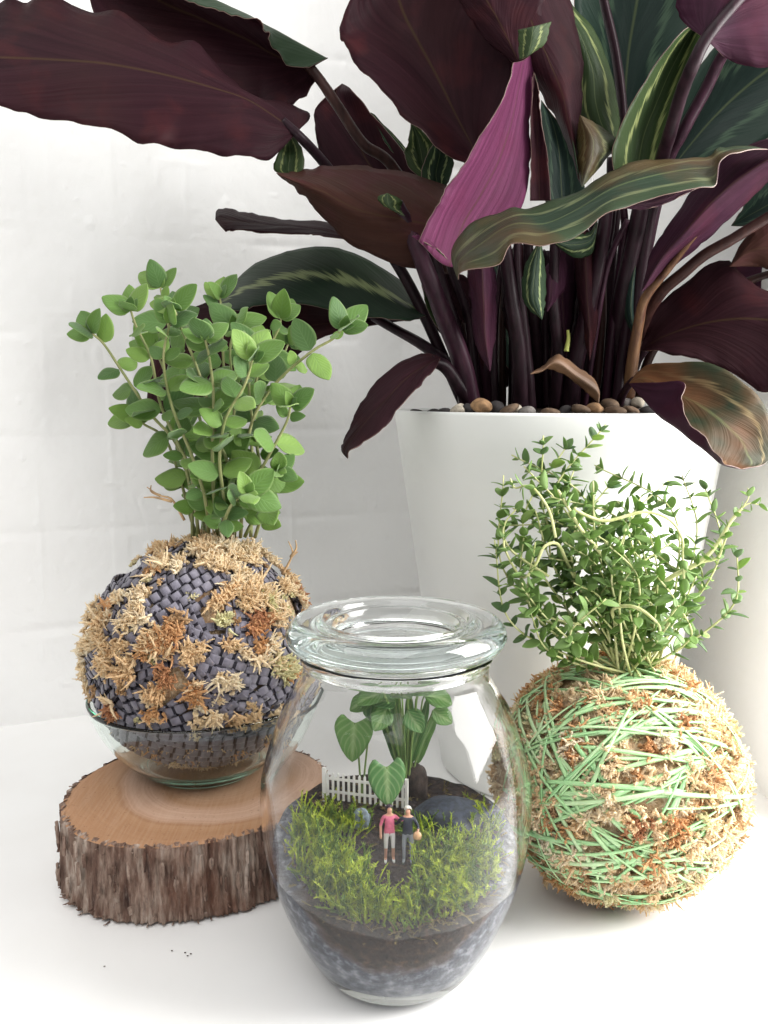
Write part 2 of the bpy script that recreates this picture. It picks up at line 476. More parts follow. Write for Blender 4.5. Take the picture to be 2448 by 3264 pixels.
# ------------------------------------------------------------------ calathea
cal = thing('calathea_plant', (POT[0], POT[1], POT_H), 'large leafy plant with burgundy leaf undersides growing from the white pot', 'plant')
CAMP = np.array((0, 0, CAM_Z))
def leaf(st, d, off=None, side='under', mat_top=None, mat_under=None, vs=None, rip=.0005, rf=9, seed=0, nu=44, nv=17, label=None, thick=.00045):
    K = max(len(s) if isinstance(s, list) else 1 for s in st)
    S = len(st)
    ds = np.interp(np.linspace(0, 1, S), np.linspace(0, 1, len(d)), d) if not np.isscalar(d) else np.full(S, d)
    off = off or [0] * K
    vs = vs or list(np.linspace(-1, 1, K))
    A = np.zeros((S, K, 3))
    for i, s in enumerate(st):
        for k in range(K):
            p = s[k] if isinstance(s, list) else s
            o_ = off[k] if isinstance(s, list) else off[K // 2]
            A[i, k] = P(p[0], p[1], ds[i] + o_)
    B = cr(A, nu)                                # nu, K, 3
    G = cr(B.transpose(1, 0, 2), nv).transpose(1, 0, 2)   # nu, nv, 3
    vv = cr(np.array(vs, dtype=float)[:, None], nv)[:, 0]
    uu = np.linspace(0, 1, nu)
    du = np.gradient(G, axis=0); dv = np.gradient(G, axis=1)
    N = np.cross(du, dv); N /= np.linalg.norm(N, axis=2)[:, :, None] + 1e-12
    # ripple towards the edges, fading at base and tip
    t = np.linspace(-1, 1, nv)
    ed = np.abs(t)[None, :] ** 4
    fade = np.clip(np.minimum(uu, 1 - uu) * 6, 0, 1)[:, None]
    us = (uu * rf * 1.7)[:, None]; sg = (t > 0)[None, :] * 37.7
    wv_ = (noise3(us + sg, seed * 3.3, 1) - .5) * 2.0 + (noise3(us * 2.3 + sg, seed * 5.1, 2) - .5)
    wp_ = (noise3(us * 1.2 + sg, seed * 2.3, 7) - .5) * 2.0 + .6 * (noise3(us * 2.9 + sg, seed * 1.7, 9) - .5)
    G = G + N * (rip * 1.3 * wv_ * ed * fade)[:, :, None]
    inpl = dv / (np.linalg.norm(dv, axis=2)[:, :, None] + 1e-12)
    G = G + inpl * (np.sign(t)[None, :] * rip * 1.1 * wp_ * ed * fade)[:, :, None]
    # soft swellings between the veins
    G = G + N * (.0011 * min(1.0, rip / .0008) * (noise3((uu * 9)[:, None] - np.abs(vv)[None, :] * 3 + sg, seed * 1.9, 3) - .5) * fade)[:, :, None]
    # midrib groove
    G = G - N * (.0007 * np.exp(-(vv / .07) ** 2))[None, :, None] * fade[:, :, None]
    du = np.gradient(G, axis=0); dv = np.gradient(G, axis=1)
    N = np.cross(du, dv); N /= np.linalg.norm(N, axis=2)[:, :, None] + 1e-12
    face = np.mean(np.sum(N * (CAMP - G), axis=2))       # which parametric side looks at the camera
    Va = (G + N * thick / 2).reshape(-1, 3); Vb = (G - N * thick / 2).reshape(-1, 3)
    V = np.concatenate([Va, Vb]); n = nu * nv
    F, mi = [], []
    plus_top = (face > 0) == (side == 'top')
    for i in range(nu - 1):
        for j in range(nv - 1):
            q = (i * nv + j, (i + 1) * nv + j, (i + 1) * nv + j + 1, i * nv + j + 1)
            F.append(q); mi.append(0 if plus_top else 1)
            F.append(tuple(x + n for x in reversed(q))); mi.append(1 if plus_top else 0)
    for i in range(nu - 1):
        for j in (0, nv - 1):
            p, q = i * nv + j, (i + 1) * nv + j
            f = (p, p + n, q + n, q)
            F.append(f if j == 0 else tuple(reversed(f))); mi.append(2)
    for i in (0, nu - 1):
        for j in range(nv - 1):
            p, q = i * nv + j, i * nv + j + 1
            F.append((p, q, q + n, p + n) if i == 0 else (p, p + n, q + n, q)); mi.append(2)
    U = np.stack(np.broadcast_arrays(uu[:, None], (vv * .5 + .5)[None, :]), 2).reshape(-1, 2)
    o = mk('leaf', V, F, [mat_top or M_top, mat_under or M_under, M_rim], cal, mi=mi, uv=np.concatenate([U, U]), label=label)
    return o
def petiole(pts, d, w0, w1=None, mat=None, flat=1.0):
    S = len(pts); ds = np.interp(np.linspace(0, 1, S), np.linspace(0, 1, len(d)), d)
    A = np.array([P(p[0], p[1], q) for p, q in zip(pts, ds)])
    n = 8 * S; B = cr(A, n)
    w = np.linspace(w0, w1 if w1 is not None else w0 * .8, n) * .5 * np.mean(ds) / FPX * (1 + .07 * (noise3(np.arange(n) * .35, pts[0][0], 1) - .5))
    V, F = tube(B, w, 10, flat)
    return mk('petiole', V, F, mat or M_stem, cal)

# L1 great leaf reaching out to the left, underside
leaf([(945, 425), [(985, 362), (885, 376), (850, 514)], [(822, 312), (796, 316), (740, 494)], [(735, 250), (704, 284), (610, 476)], [(600, 145), (530, 236), (450, 446)],
      [(419, 53), (347, 202), (270, 412)], [(265, 15), (200, 190), (130, 370)], [(110, -2), (60, 184), (0, 350)], [(-30, 50), (-80, 180), (-130, 300)], (-200, 185)],
     [.53, .50, .48], [.025, 0, -.01], rip=.0036, rf=7, seed=1, nu=90)
petiole([(900, 385), (960, 440), (1033, 520), (1120, 640), (1300, 900), (1480, 1290)], [.527, .53, .545, .56, .57, .575], 26, 38)
# L2 behind it, folded edge shows the green upper side
leaf([[(1010, 250), (1000, 215), (1045, 185), (985, 215)], [(960, 320), (960, 200), (1030, 178), (912, 202)], [(870, 350), (880, 180), (907, 111), (859, 122)], [(780, 340), (790, 130), (800, 58), (822, 74)],
      [(640, 290), (660, 70), (720, 18), (715, 42)], [(500, 220), (520, 10), (620, -30), (600, 5)], [(330, 120), (380, -60), (470, -100), (450, -80)], (250, -150)],
     [.57, .55], [.0, .012, .004, -.012], vs=[-1, 0, .55, 1], rip=.0022, rf=10, seed=2, nu=60, nv=25)
petiole([(975, 200), (1020, 255), (1076, 337), (1158, 458), (1254, 535), (1400, 800), (1520, 1290)], [.566, .565, .575, .59], 30, 36, M_stem_b)
# L3
leaf([(1340, 600), [(1060, 575), (1200, 550), (1341, 556)], [(1012, 450), (1130, 430), (1250, 440)], [(1003, 378), (1090, 345), (1182, 361)], [(1012, 335), (1072, 300), (1124, 288)], (1090, 266)],
     [.60, .62], [0, .012, -.004], seed=3)
leaf([(1345, 575), [(1270, 505), (1300, 500), (1328, 520)], [(1225, 450), (1250, 440), (1275, 450)], [(1195, 385), (1205, 380), (1215, 392)], (1180, 358)], [.605, .61], [0, 0, 0], side='top', seed=4, nu=24, nv=9)
# L4 small green tip behind L5
leaf([(940, 570), [(876, 545), (920, 545), (968, 540)], [(882, 500), (925, 492), (967, 487)], [(905, 455), (920, 450), (948, 450)], (917, 420)], [.525, .54], [0, .004, 0], side='top', seed=5, nu=24, nv=13, mat_top=M_top_lite)
# L5 brownish underside
leaf([[(1425, 592), (1395, 720), (1345, 860)], [(1310, 553), (1290, 700), (1228, 832)], [(1150, 533), (1150, 670), (1098, 757)], [(1020, 533), (1030, 610), (1000, 655)], [(945, 550), (950, 580), (935, 594)], (880, 552)],
     [.52, .50], [.02, -.012, .012], mat_under=M_under_brown, rip=.0008, seed=6)
leaf([(1290, 690), [(1225, 655), (1245, 662), (1275, 668)], [(1205, 632), (1235, 640), (1280, 640)], (1235, 615)], [.494, .498], [0, -.004, 0], side='top', mat_top=M_top_lite, seed=7, nu=20, nv=9)
petiole([(1262, 650), (1310, 740), (1365, 880), (1420, 1020), (1470, 1150), (1500, 1300)], [.505, .515, .535, .55], 50, 82, M_stem_p, .8)
# L6 narrow one at the left
leaf([(1130, 765), [(1045, 712), (1040, 735), (1016, 754)], [(934, 704), (930, 722), (955, 744)], [(843, 688), (845, 715), (838, 740)], [(765, 671), (765, 705), (746, 734)], [(697, 666), (708, 695), (716, 734)], (686, 700)],
     [.57, .56], [.018, 0, -.012], rip=.0007, rf=8, seed=8, nv=13)
# L7 dark green upper side with pale band
leaf([(1366, 1005), [(1305, 919), (1290, 965), (1291, 1022)], [(1178, 828), (1180, 915), (1171, 1008)], [(1072, 789), (1060, 880), (1050, 985)], [(958, 791), (940, 880), (915, 962)], [(850, 825), (830, 905), (825, 975)], [(765, 882), (755, 935), (750, 990)], (690, 975)],
     [.57, .58, .59], [.02, 0, -.015], side='top', vs=[1, .5, .03], rip=.0006, seed=9)
# L8 burgundy blade below it
leaf([(1372, 1012), [(1260, 1000), (1240, 1022), (1200, 1036)], [(1050, 965), (1040, 1030), (1030, 1075)], [(850, 950), (840, 1060), (900, 1170)], [(690, 955), (690, 1080), (760, 1250)], [(560, 1010), (570, 1130), (630, 1300)], [(492, 1090), (500, 1190), (535, 1320)], (465, 1310)],
     [.585, .61], [.01, 0, 0], seed=10)
petiole([(1360, 1010), (1420, 1060), (1480, 1160), (1530, 1290)], [.575, .58], 26, 34)
# L9 broad dark petiole and L10 drooping leaf beside the pot
petiole([(1190, 1010), (1260, 1050), (1340, 1095), (1430, 1160), (1500, 1230), (1540, 1300)], [.58, .57, .575], 46, 74, M_stem, .6)
leaf([(1405, 1140), [(1340, 1124), (1365, 1158), (1382, 1178)], [(1264, 1166), (1300, 1200), (1340, 1228)], [(1188, 1234), (1235, 1265), (1288, 1284)], [(1140, 1306), (1180, 1325), (1231, 1350)], [(1103, 1385), (1125, 1392), (1165, 1405)], [(1086, 1430), (1098, 1434), (1114, 1430)], (1109, 1463)],
     [.53, .50, .485], [.012, 0, -.008], seed=11, rip=.0008)
petiole([(1370, 1150), (1420, 1170), (1470, 1240), (1520, 1310)], [.53, .55], 36, 50)
# L11, L12, L13 great dark leaves of the upper middle
leaf([(1535, 540), [(1430, 497), (1505, 467), (1600, 430)], [(1330, 408), (1450, 362), (1650, 300)], [(1200, 268), (1390, 240), (1640, 180)], [(1108, 165), (1330, 130), (1600, 80)], [(1081, 96), (1285, 40), (1570, 0)], [(1125, -20), (1250, -60), (1500, -80)], (1200, -170)],
     [.53, .54], [-.012, .006, -.014], rip=.0016, rf=9, seed=12, nu=60)
leaf([(1660, 215), [(1570, 150), (1640, 170), (1720, 140)], [(1480, 30), (1590, 68), (1730, 40)], [(1440, -70), (1530, -30), (1700, -60)], (1430, -180)], [.505, .50], [.006, 0, .0], rip=.001, seed=13)
leaf([[(1500, -100), (1650, -110), (1795, -80)], [(1545, 60), (1690, 55), (1830, 60)], [(1620, 190), (1745, 180), (1859, 190)], [(1718, 286), (1790, 290), (1856, 290)], [(1765, 375), (1810, 380), (1846, 385)], [(1814, 468), (1828, 472), (1839, 470)], (1848, 585)],
     [.51, .50], [.012, -.006, .008], rip=.0008, seed=14)
# L14 pink young leaf, window light painted into its pink, with its green tip
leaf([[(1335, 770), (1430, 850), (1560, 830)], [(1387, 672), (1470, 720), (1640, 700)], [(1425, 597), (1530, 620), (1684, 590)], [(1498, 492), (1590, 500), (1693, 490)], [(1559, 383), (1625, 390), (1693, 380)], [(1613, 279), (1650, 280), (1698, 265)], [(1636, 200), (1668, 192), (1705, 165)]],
     [.47, .48], [-.010, .016, .030], mat_under=M_under_pink, rip=.0014, rf=7, seed=15, nu=54, label='pink young leaf with window glow painted in, curled upright in the middle')
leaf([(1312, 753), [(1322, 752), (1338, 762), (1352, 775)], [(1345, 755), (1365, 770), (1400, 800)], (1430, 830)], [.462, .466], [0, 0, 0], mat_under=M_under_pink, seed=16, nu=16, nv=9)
leaf([[(1656, 192), (1680, 180), (1706, 162)], [(1653, 142), (1690, 145), (1736, 138)], [(1651, 95), (1700, 84), (1757, 69)]], [.478, .474], [0, -.003, 0], side='top', mat_top=M_top_lite, rip=.0004, seed=17, nu=16, nv=11)
leaf([[(1690, 640), (1720, 640), (1755, 640)], [(1692, 500), (1715, 500), (1745, 500)], [(1694, 350), (1708, 345), (1722, 350)], [(1698, 260), (1708, 262), (1716, 285)], (1702, 230)], [.50, .50], [0, .004, 0], seed=18, nv=9)
# L15 the twisted grey-green leaf in front
leaf([(1460, 893), [(1441, 800), (1466, 835), (1476, 868)], [(1515, 714), (1540, 780), (1589, 838)], [(1626, 663), (1636, 722), (1636, 777)], [(1727, 652), (1740, 715), (1727, 784)], [(1850, 609), (1850, 668), (1856, 740)], [(1950, 546), (1958, 605), (1955, 664)], [(2060, 514), (2078, 568), (2090, 630)], [(2174, 494), (2190, 545), (2222, 602)], [(2257, 494), (2268, 535), (2282, 592)], [(2297, 481), (2300, 496), (2302, 510)], [(2355, 467), (2362, 474), (2373, 479)], (2452, 476)],
     [.43, .425, .44, .46], [.02, .0, -.012], side='top', mat_top=M_top_grey, mat_under=M_under_plum, rip=.0011, rf=8, seed=19, nu=84)
leaf([(1960, 660), [(2000, 640), (2030, 655), (2050, 667)], [(2080, 620), (2105, 640), (2124, 648)], [(2170, 590), (2190, 600), (2218, 604)], (2270, 585)], [.445, .45], [0, 0, 0], mat_under=M_under_plum, seed=20, nu=24, nv=9)
# L16 plum leaf rising to the right
leaf([(2045, 930), [(2080, 800), (2105, 830), (2132, 858)], [(2140, 700), (2180, 742), (2226, 784)], [(2220, 590), (2275, 640), (2330, 694)], [(2300, 498), (2370, 560), (2450, 578)], [(2400, 460), (2480, 490), (2560, 500)], (2640, 400)],
     [.50, .47], [.02, -.012, .012], mat_under=M_under_plum, rip=.0006, seed=21)
petiole([(2235, 725), (2180, 795), (2130, 858), (2090, 905), (2052, 960), (2034, 1040), (2015, 1160), (2000, 1300)], [.488, .495, .51, .53], 14, 42, M_stem_t)
# L17 big dark leaf, right
leaf([(2042, 1118), [(2075, 1000), (2110, 1080), (2131, 1122)], [(2185, 903), (2220, 1040), (2240, 1150)], [(2301, 830), (2330, 1020), (2350, 1200)], [(2405, 905), (2440, 1020), (2450, 1250)], [(2500, 960), (2530, 1040), (2540, 1200)], (2640, 1080)],
     [.53, .48], [.012, -.004, -.016], rip=.0012, seed=22)
petiole([(2060, 1110), (2030, 1160), (2010, 1230), (2000, 1310)], [.53, .55], 22, 30)
# L18 drooping leaf, lower right: green outside, burgundy roll
leaf([(2005, 1222), [(2048, 1172), (2058, 1200), (2040, 1262), (2100, 1217)], [(2146, 1153), (2140, 1235), (2084, 1310), (2178, 1220)], [(2279, 1162), (2240, 1280), (2131, 1348), (2176, 1280)], [(2391, 1237), (2320, 1340), (2192, 1392), (2197, 1352)], [(2441, 1303), (2380, 1400), (2240, 1428), (2247, 1392)], [(2456, 1400), (2395, 1450), (2283, 1462), (2285, 1448)], [(2448, 1470), (2405, 1482), (2315, 1484), (2315, 1478)], (2365, 1496)],
     [.50, .45, .435], [.012, .006, -.004, -.012], side='top', mat_top=M_top_warm, mat_under=M_under_plum, vs=[1, .1, -.5, -1], rip=.0007, seed=23, nu=60, nv=29)
petiole([(2020, 1210), (1995, 1240), (1980, 1270), (1970, 1310)], [.50, .53], 22, 28)
# L19 round leaf, upper right corner
leaf([(2250, 128), [(2170, 60), (2285, 80), (2330, 192)], [(2154, -20), (2345, 15), (2450, 212)], [(2200, -130), (2400, -60), (2580, 130)], (2560, -250)], [.46, .46], [.006, -.004, .006], mat_under=M_under_plum, rip=.0007, seed=24)
petiole([(2380, -30), (2300, 60), (2247, 130), (2210, 205), (2174, 292), (2138, 415), (2105, 530), (2060, 760), (1990, 1290)], [.456, .455, .46, .48, .51, .55], 34, 46, M_stem)
petiole([(2320, 150), (2290, 200), (2247, 290), (2174, 424), (2120, 540), (2060, 800), (1970, 1290)], [.50, .52, .56], 32, 40, M_stem_p)
# L20 green leaf beside the petiole
leaf([(2030, 640), [(1956, 536), (2030, 545), (2110, 545)], [(1968, 430), (2050, 435), (2135, 430)], [(2018, 322), (2092, 325), (2170, 310)], [(2088, 207), (2142, 210), (2205, 205)], [(2168, 108), (2200, 108), (2235, 112)], (2250, 55)],
     [.51, .50], [-.006, .012, 0], side='top', mat_top=M_top_lite, rip=.0005, seed=25)
# L21 deep green leaves at the back
leaf([(2000, 560), [(1880, 380), (1990, 390), (2110, 380)], [(1850, 180), (2000, 190), (2170, 180)], [(1830, 0), (2030, 0), (2240, 0)], [(1870, -170), (2060, -180), (2250, -170)], (2080, -320)], [.60, .58], [-.01, .012, -.01], side='top', mat_top=M_top_deep, seed=26)
leaf([(2080, 620), [(2120, 420), (2170, 500), (2240, 560)], [(2210, 240), (2280, 370), (2370, 490)], [(2310, 120), (2400, 260), (2500, 400)], [(2450, 50), (2540, 160), (2620, 290)], (2720, 40)], [.56, .55], [0, .012, -.006], side='top', mat_top=M_top_deep, seed=27)
leaf([(2200, 560), [(2260, 430), (2300, 500), (2340, 560)], [(2380, 330), (2430, 420), (2470, 500)], (2600, 300)], [.60, .60], [0, .01, 0], side='top', mat_top=M_top, seed=47)
# L22 green leaf hanging tip down, L23 sheen leaf, L24 behind
leaf([(1790, -90), [(1770, 10), (1800, 18), (1826, 14)], [(1790, 100), (1850, 108), (1894, 101)], [(1810, 230), (1890, 222), (1948, 224)], [(1830, 340), (1900, 332), (1968, 330)], [(1880, 420), (1930, 420), (1972, 408)], (1962, 462)], [.53, .53], [0, -.008, .004], side='top', mat_top=M_top_lite, rip=.0005, seed=28)
leaf([(1848, 366), [(1840, 430), (1888, 432), (1930, 416)], [(1838, 500), (1890, 498), (1963, 456)], [(1846, 560), (1875, 542), (1918, 522)], (1855, 597)], [.50, .495], [.004, -.006, .012], side='top', mat_top=M_top_grey, rip=.0005, seed=29, nu=30)
leaf([(1800, 760), [(1735, 620), (1790, 620), (1860, 620)], [(1732, 480), (1780, 480), (1840, 500)], [(1722, 380), (1755, 380), (1792, 410)], (1725, 318)], [.55, .56], [0, .006, 0], side='top', mat_top=M_top_deep, seed=30)
# L25, L26 small green ones left of the pink leaf
leaf([(1395, 590), [(1315, 545), (1352, 530), (1392, 522)], [(1290, 490), (1340, 478), (1388, 465)], [(1303, 450), (1330, 438), (1368, 440)], (1310, 384)], [.565, .57], [0, .008, 0], side='top', mat_top=M_top_lite, seed=31, nu=24)
leaf([(1415, 640), [(1342, 570), (1390, 565), (1425, 590)], [(1368, 480), (1402, 490), (1446, 515)], (1400, 435)], [.55, .55], [0, .006, 0], side='top', seed=32, nu=24)
# leaves low in the middle
leaf([(1722, 760), [(1672, 860), (1705, 860), (1737, 860)], [(1670, 960), (1700, 950), (1738, 950)], (1728, 1020)], [.51, .505], [0, -.006, 0], side='top', seed=33, nu=24)
leaf([(1795, 790), [(1727, 870), (1762, 880), (1808, 900)], [(1733, 950), (1755, 950), (1782, 945)], (1744, 994)], [.53, .52], [0, -.006, 0], seed=34, mat_under=M_under_plum, nu=24)
leaf([(1905, 700), [(1880, 740), (1885, 765), (1890, 800)], [(1820, 740), (1825, 780), (1840, 822)], [(1775, 745), (1780, 770), (1790, 795)], (1755, 760)], [.52, .51], [0, -.006, 0], side='top', seed=35, nu=24)
leaf([(1490, 1140), [(1420, 1078), (1436, 1062), (1455, 1045)], [(1368, 1000), (1392, 990), (1425, 975)], [(1348, 930), (1368, 918), (1395, 900)], (1342, 875)], [.565, .56], [0, .004, 0], side='top', mat_top=M_top_lite, rip=.0003, seed=36, nu=24)
leaf([(1350, 870), [(1330, 850), (1400, 900), (1480, 880)], [(1420, 960), (1470, 1000), (1540, 960)], [(1500, 1060), (1520, 1080), (1550, 1060)], (1540, 1180)], [.55, .56], [0, 0, 0], seed=37)
# right border leaves
leaf([(2325, 850), [(2373, 762), (2390, 800), (2405, 850)], [(2430, 714), (2450, 790), (2470, 860)], [(2530, 700), (2550, 780), (2560, 850)], (2660, 760)], [.51, .50], [0, -.006, 0], seed=38, mat_under=M_under_brown)
petiole([(2470, 680), (2400, 722), (2330, 765), (2247, 812), (2180, 868), (2102, 940), (2040, 1060), (1985, 1300)], [.47, .48, .50, .55], 30, 40, M_stem_b)
petiole([(2470, 868), (2391, 893), (2300, 930), (2200, 980), (2080, 1120), (2020, 1300)], [.53, .54, .56], 22, 30, M_stem_b)
leaf([(2330, 720), [(2385, 640), (2400, 680), (2420, 720)], [(2440, 560), (2470, 640), (2490, 700)], (2600, 560)], [.53, .52], [0, .006, 0], side='top', seed=39, mat_top=M_top_deep)
leaf([(2080, 1000), [(2230, 880), (2240, 920), (2250, 960)], [(2380, 840), (2400, 900), (2400, 960)], (2560, 830)], [.57, .57], [0, 0, 0], seed=40, mat_under=M_under_plum)
for fi, (xa, ya, xb, yb, wd) in enumerate([(1700, 1240, 1560, 820, 62), (1790, 1240, 1800, 800, 58), (1900, 1240, 1960, 820, 60), (1620, 1230, 1450, 900, 40), (1960, 1230, 2090, 860, 40), (1850, 1240, 1880, 860, 54)]):
    stt = []
    for t_ in (0, .2, .45, .7, .9, 1):
        cx_, cy_ = xa + (xb - xa) * t_ + 18 * math.sin(3 * t_ + fi), ya + (yb - ya) * t_
        ww = wd * (.35 + 1.1 * math.sin(math.pi * min(t_ * .92 + .05, 1)))
        stt.append([(cx_ - ww, cy_ + 12), (cx_, cy_), (cx_ + ww, cy_ - 8)] if t_ < 1 else (cx_, cy_ - 30))
    leaf(stt, [.60, .625], [0, .012, .004], side='under' if fi % 2 else 'top', mat_under=M_under, mat_top=M_top_deep, seed=60 + fi, nu=30, nv=11)
leaf([(1562, 1185), [(1514, 1085), (1546, 1078), (1580, 1060)], [(1498, 950), (1540, 950), (1584, 940)], [(1488, 850), (1535, 850), (1572, 845)], (1520, 740)], [.515, .51], [.008, -.008, .008], mat_under=M_under_plum, seed=80, nv=11)
leaf([(1880, 1150), [(1855, 1040), (1876, 1030), (1905, 1020)], [(1838, 920), (1868, 915), (1905, 900)], [(1835, 800), (1865, 800), (1895, 790)], (1860, 700)], [.53, .52], [.008, -.006, .008], mat_under=M_under, seed=81, nv=11)
leaf([(1800, 1130), [(1765, 1030), (1795, 1025), (1830, 1010)], [(1755, 930), (1790, 925), (1835, 900)], [(1765, 840), (1795, 835), (1830, 820)], (1800, 740)], [.545, .54], [.006, -.006, .008], mat_under=M_under_plum, seed=82, nv=11)
leaf([(2030, 1090), [(1985, 1000), (2010, 990), (2040, 980)], [(1990, 880), (2020, 870), (2060, 860)], [(2020, 780), (2045, 770), (2075, 760)], (2070, 680)], [.54, .53], [.006, -.006, .006], side='top', mat_top=M_top_deep, seed=83, nv=11)
leaf([(1650, 1120), [(1610, 1040), (1640, 1030), (1675, 1015)], [(1600, 930), (1640, 930), (1690, 905)], [(1610, 840), (1645, 835), (1690, 820)], (1650, 760)], [.55, .54], [.006, -.006, .008], seed=84, nv=11)
# brown dry sheath above the soil
leaf([(1908, 1290), [(1895, 1211), (1905, 1240), (1885, 1262)], [(1842, 1172), (1835, 1190), (1815, 1205)], [(1783, 1132), (1775, 1150), (1758, 1176)], [(1735, 1163), (1730, 1176), (1722, 1188)], (1690, 1192)], [.505, .50], [.006, -.004, 0], mat_under=M_dry, mat_top=M_dry, seed=41, nv=11)
# stalks rising from the soil
for pts, w, mat in [
    ([(1600, 1300), (1600, 1100), (1603, 940), (1610, 840), (1600, 760)], 34, M_stem_b), ([(1555, 1300), (1545, 1150), (1545, 1000), (1530, 860), (1510, 760)], 62, M_stem_p),
    ([(1530, 1300), (1510, 1150), (1490, 1000), (1440, 860), (1420, 720)], 44, M_stem), ([(1690, 1300), (1680, 1150), (1665, 1000), (1650, 860), (1650, 700)], 38, M_stem),
    ([(1745, 1300), (1740, 1150), (1738, 1000), (1745, 800)], 34, M_stem), ([(1640, 1300), (1640, 1150), (1640, 1000), (1660, 800)], 36, M_stem),
    ([(1890, 1300), (1905, 1160), (1916, 1040), (1918, 920), (1908, 780), (1920, 690), (1925, 640)], 32, M_stem_b), ([(1930, 1300), (1948, 1080), (1968, 920), (1982, 800), (1991, 720), (1985, 640)], 33, M_stem_p),
    ([(1965, 1300), (1990, 1100), (2024, 900), (2054, 774), (2074, 666), (2090, 600)], 30, M_stem), ([(1900, 1300), (1935, 1000), (1950, 800), (1975, 560), (1986, 390), (1964, 181), (1924, 0), (1905, -120)], 40, M_stem),
    ([(1800, 1300), (1830, 1100), (1850, 960), (1835, 700)], 34, M_stem), ([(1830, 1300), (1860, 1100), (1870, 940), (1888, 740), (1900, 600)], 40, M_stem),
    ([(1860, 1300), (1890, 1100), (1935, 850), (2000, 700)], 34, M_stem_p), ([(1770, 1300), (1780, 1120), (1765, 960), (1770, 720)], 40, M_stem), ([(1720, 1300), (1710, 1100), (1690, 900), (1680, 700)], 34, M_stem),
    ([(1990, 1300), (2010, 1120), (2025, 1000), (2070, 900), (2110, 820)], 30, M_stem_b), ([(1660, 1300), (1655, 1120), (1630, 950), (1600, 720)], 52, M_stem), ([(1815, 1300), (1835, 1150), (1880, 960), (1925, 740), (1940, 590)], 56, M_stem), ([(1960, 1300), (1965, 1120), (1985, 950), (2025, 760), (2060, 570)], 52, M_stem), ([(1500, 1300), (1480, 1160), (1440, 1020), (1390, 860), (1360, 730)], 50, M_stem), ([(1865, 1300), (1875, 1150), (1870, 1000), (1865, 760)], 60, M_stem), ([(1705, 1300), (1722, 1150), (1730, 1010), (1715, 800)], 52, M_stem), ([(1580, 1300), (1575, 1100), (1590, 900), (1625, 700)], 34, M_stem), ([(1850, 1300), (1870, 1150), (1900, 950), (1945, 700), (1950, 500)], 36, M_stem)]:
    petiole(pts, [random.uniform(.545, .59), random.uniform(.51, .56)], w * random.uniform(1.0, 1.7), w * random.uniform(.75, 1.0), mat, random.uniform(.6, 1.0))
petiole([(1805, 1120), (1812, 1080), (1810, 1052)], [.53, .53], 16, 9, plain('green_shoot', (.35, .38, .09), .5))

# ------------------------------------------------------------------ log slice
LOG = np.array((-.1035, .464)); LOG_H = .0405
logt = thing('log_slice', (LOG[0], LOG[1], 0), 'round slice of a log with rough bark under the glass bowl', 'log slice')
na, nz = 520, 44
ang = np.linspace(0, 2 * math.pi, na, endpoint=False)
def log_r(a):
    return .0698 + .0030 * np.sin(2 * a + .6) + .0018 * np.sin(3 * a + 2) + .0012 * (noise3(np.cos(a) * 4, np.sin(a) * 4, 1) - .5)
Vb = []
for j in range(nz):
    t = j / (nz - 1); z = .0006 + (LOG_H - .0006) * t
    ca, sa = np.cos(ang), np.sin(ang)
    wav = .004 * (fbm(ca * 14, sa * 14, z * 40, 2) - .5)
    rid = np.abs(fbm((ca + wav) * 30, (sa + wav) * 30, z * 26, 3) - .47) * 2
    fine = fbm(ca * 105, sa * 105, z * 130, 3) - .5
    plates = np.floor(fbm(ca * 24 + 5, sa * 24, z * 34, 2) * 8) / 8
    r = log_r(ang) * (1 + .03 * (1 - t) * (.6 + .4 * np.sin(ang * 1 + 2.8))) + .0030 * (np.clip(rid, 0, .5) * 2 - .6) + .0020 * fine + .0030 * (plates - .5)
    if j == nz - 1: r = r - .0016
    if j == 0: r = r - .003
    Vb.append(np.stack([r * ca + LOG[0], r * sa + LOG[1], np.full(na, z) + (.0014 * (noise3(ca * 40, sa * 40, 3) - .5) if j >= nz - 2 else 0)], 1))
V = np.concatenate(Vb)
F = [(j * na + k, j * na + (k + 1) % na, (j + 1) * na + (k + 1) % na, (j + 1) * na + k) for j in range(nz - 1) for k in range(na)]
a = NT('stringy_bark')
co = a.co(); st = a.mapping(co, (150, 150, 26))
f1 = a.noise(1, 5, st, .65); f2 = a.noise(1, 5, a.mapping(co, (620, 620, 120)), .7); f3 = a.noise(45, 3, co)
c = a.ramp(f1, [(.30, (.050, .024, .018)), (.43, (.17, .100, .074)), (.53, (.33, .235, .185)), (.66, (.58, .48, .41))])
c = a.mix(a.math('MULTIPLY', a.ramp(f3, [(.45, (0, 0, 0)), (.65, (1, 1, 1))]), .55), c, a.mix(f2, (.10, .034, .018), (.21, .085, .045)))
c = a.mix(a.math('MULTIPLY', a.ramp(f2, [(.55, (0, 0, 0)), (.7, (1, 1, 1))]), .45), c, (.42, .33, .27))
c = a.mix(a.ramp(f2, [(.36, (.45, .45, .45)), (.47, (0, 0, 0))]), c, (.05, .026, .019))
a.set(c, .9); a.bump(a.math('ADD', f1, f2), .9, .0022)
M_bark = a.m
mk('bark', V, F, M_bark, logt)
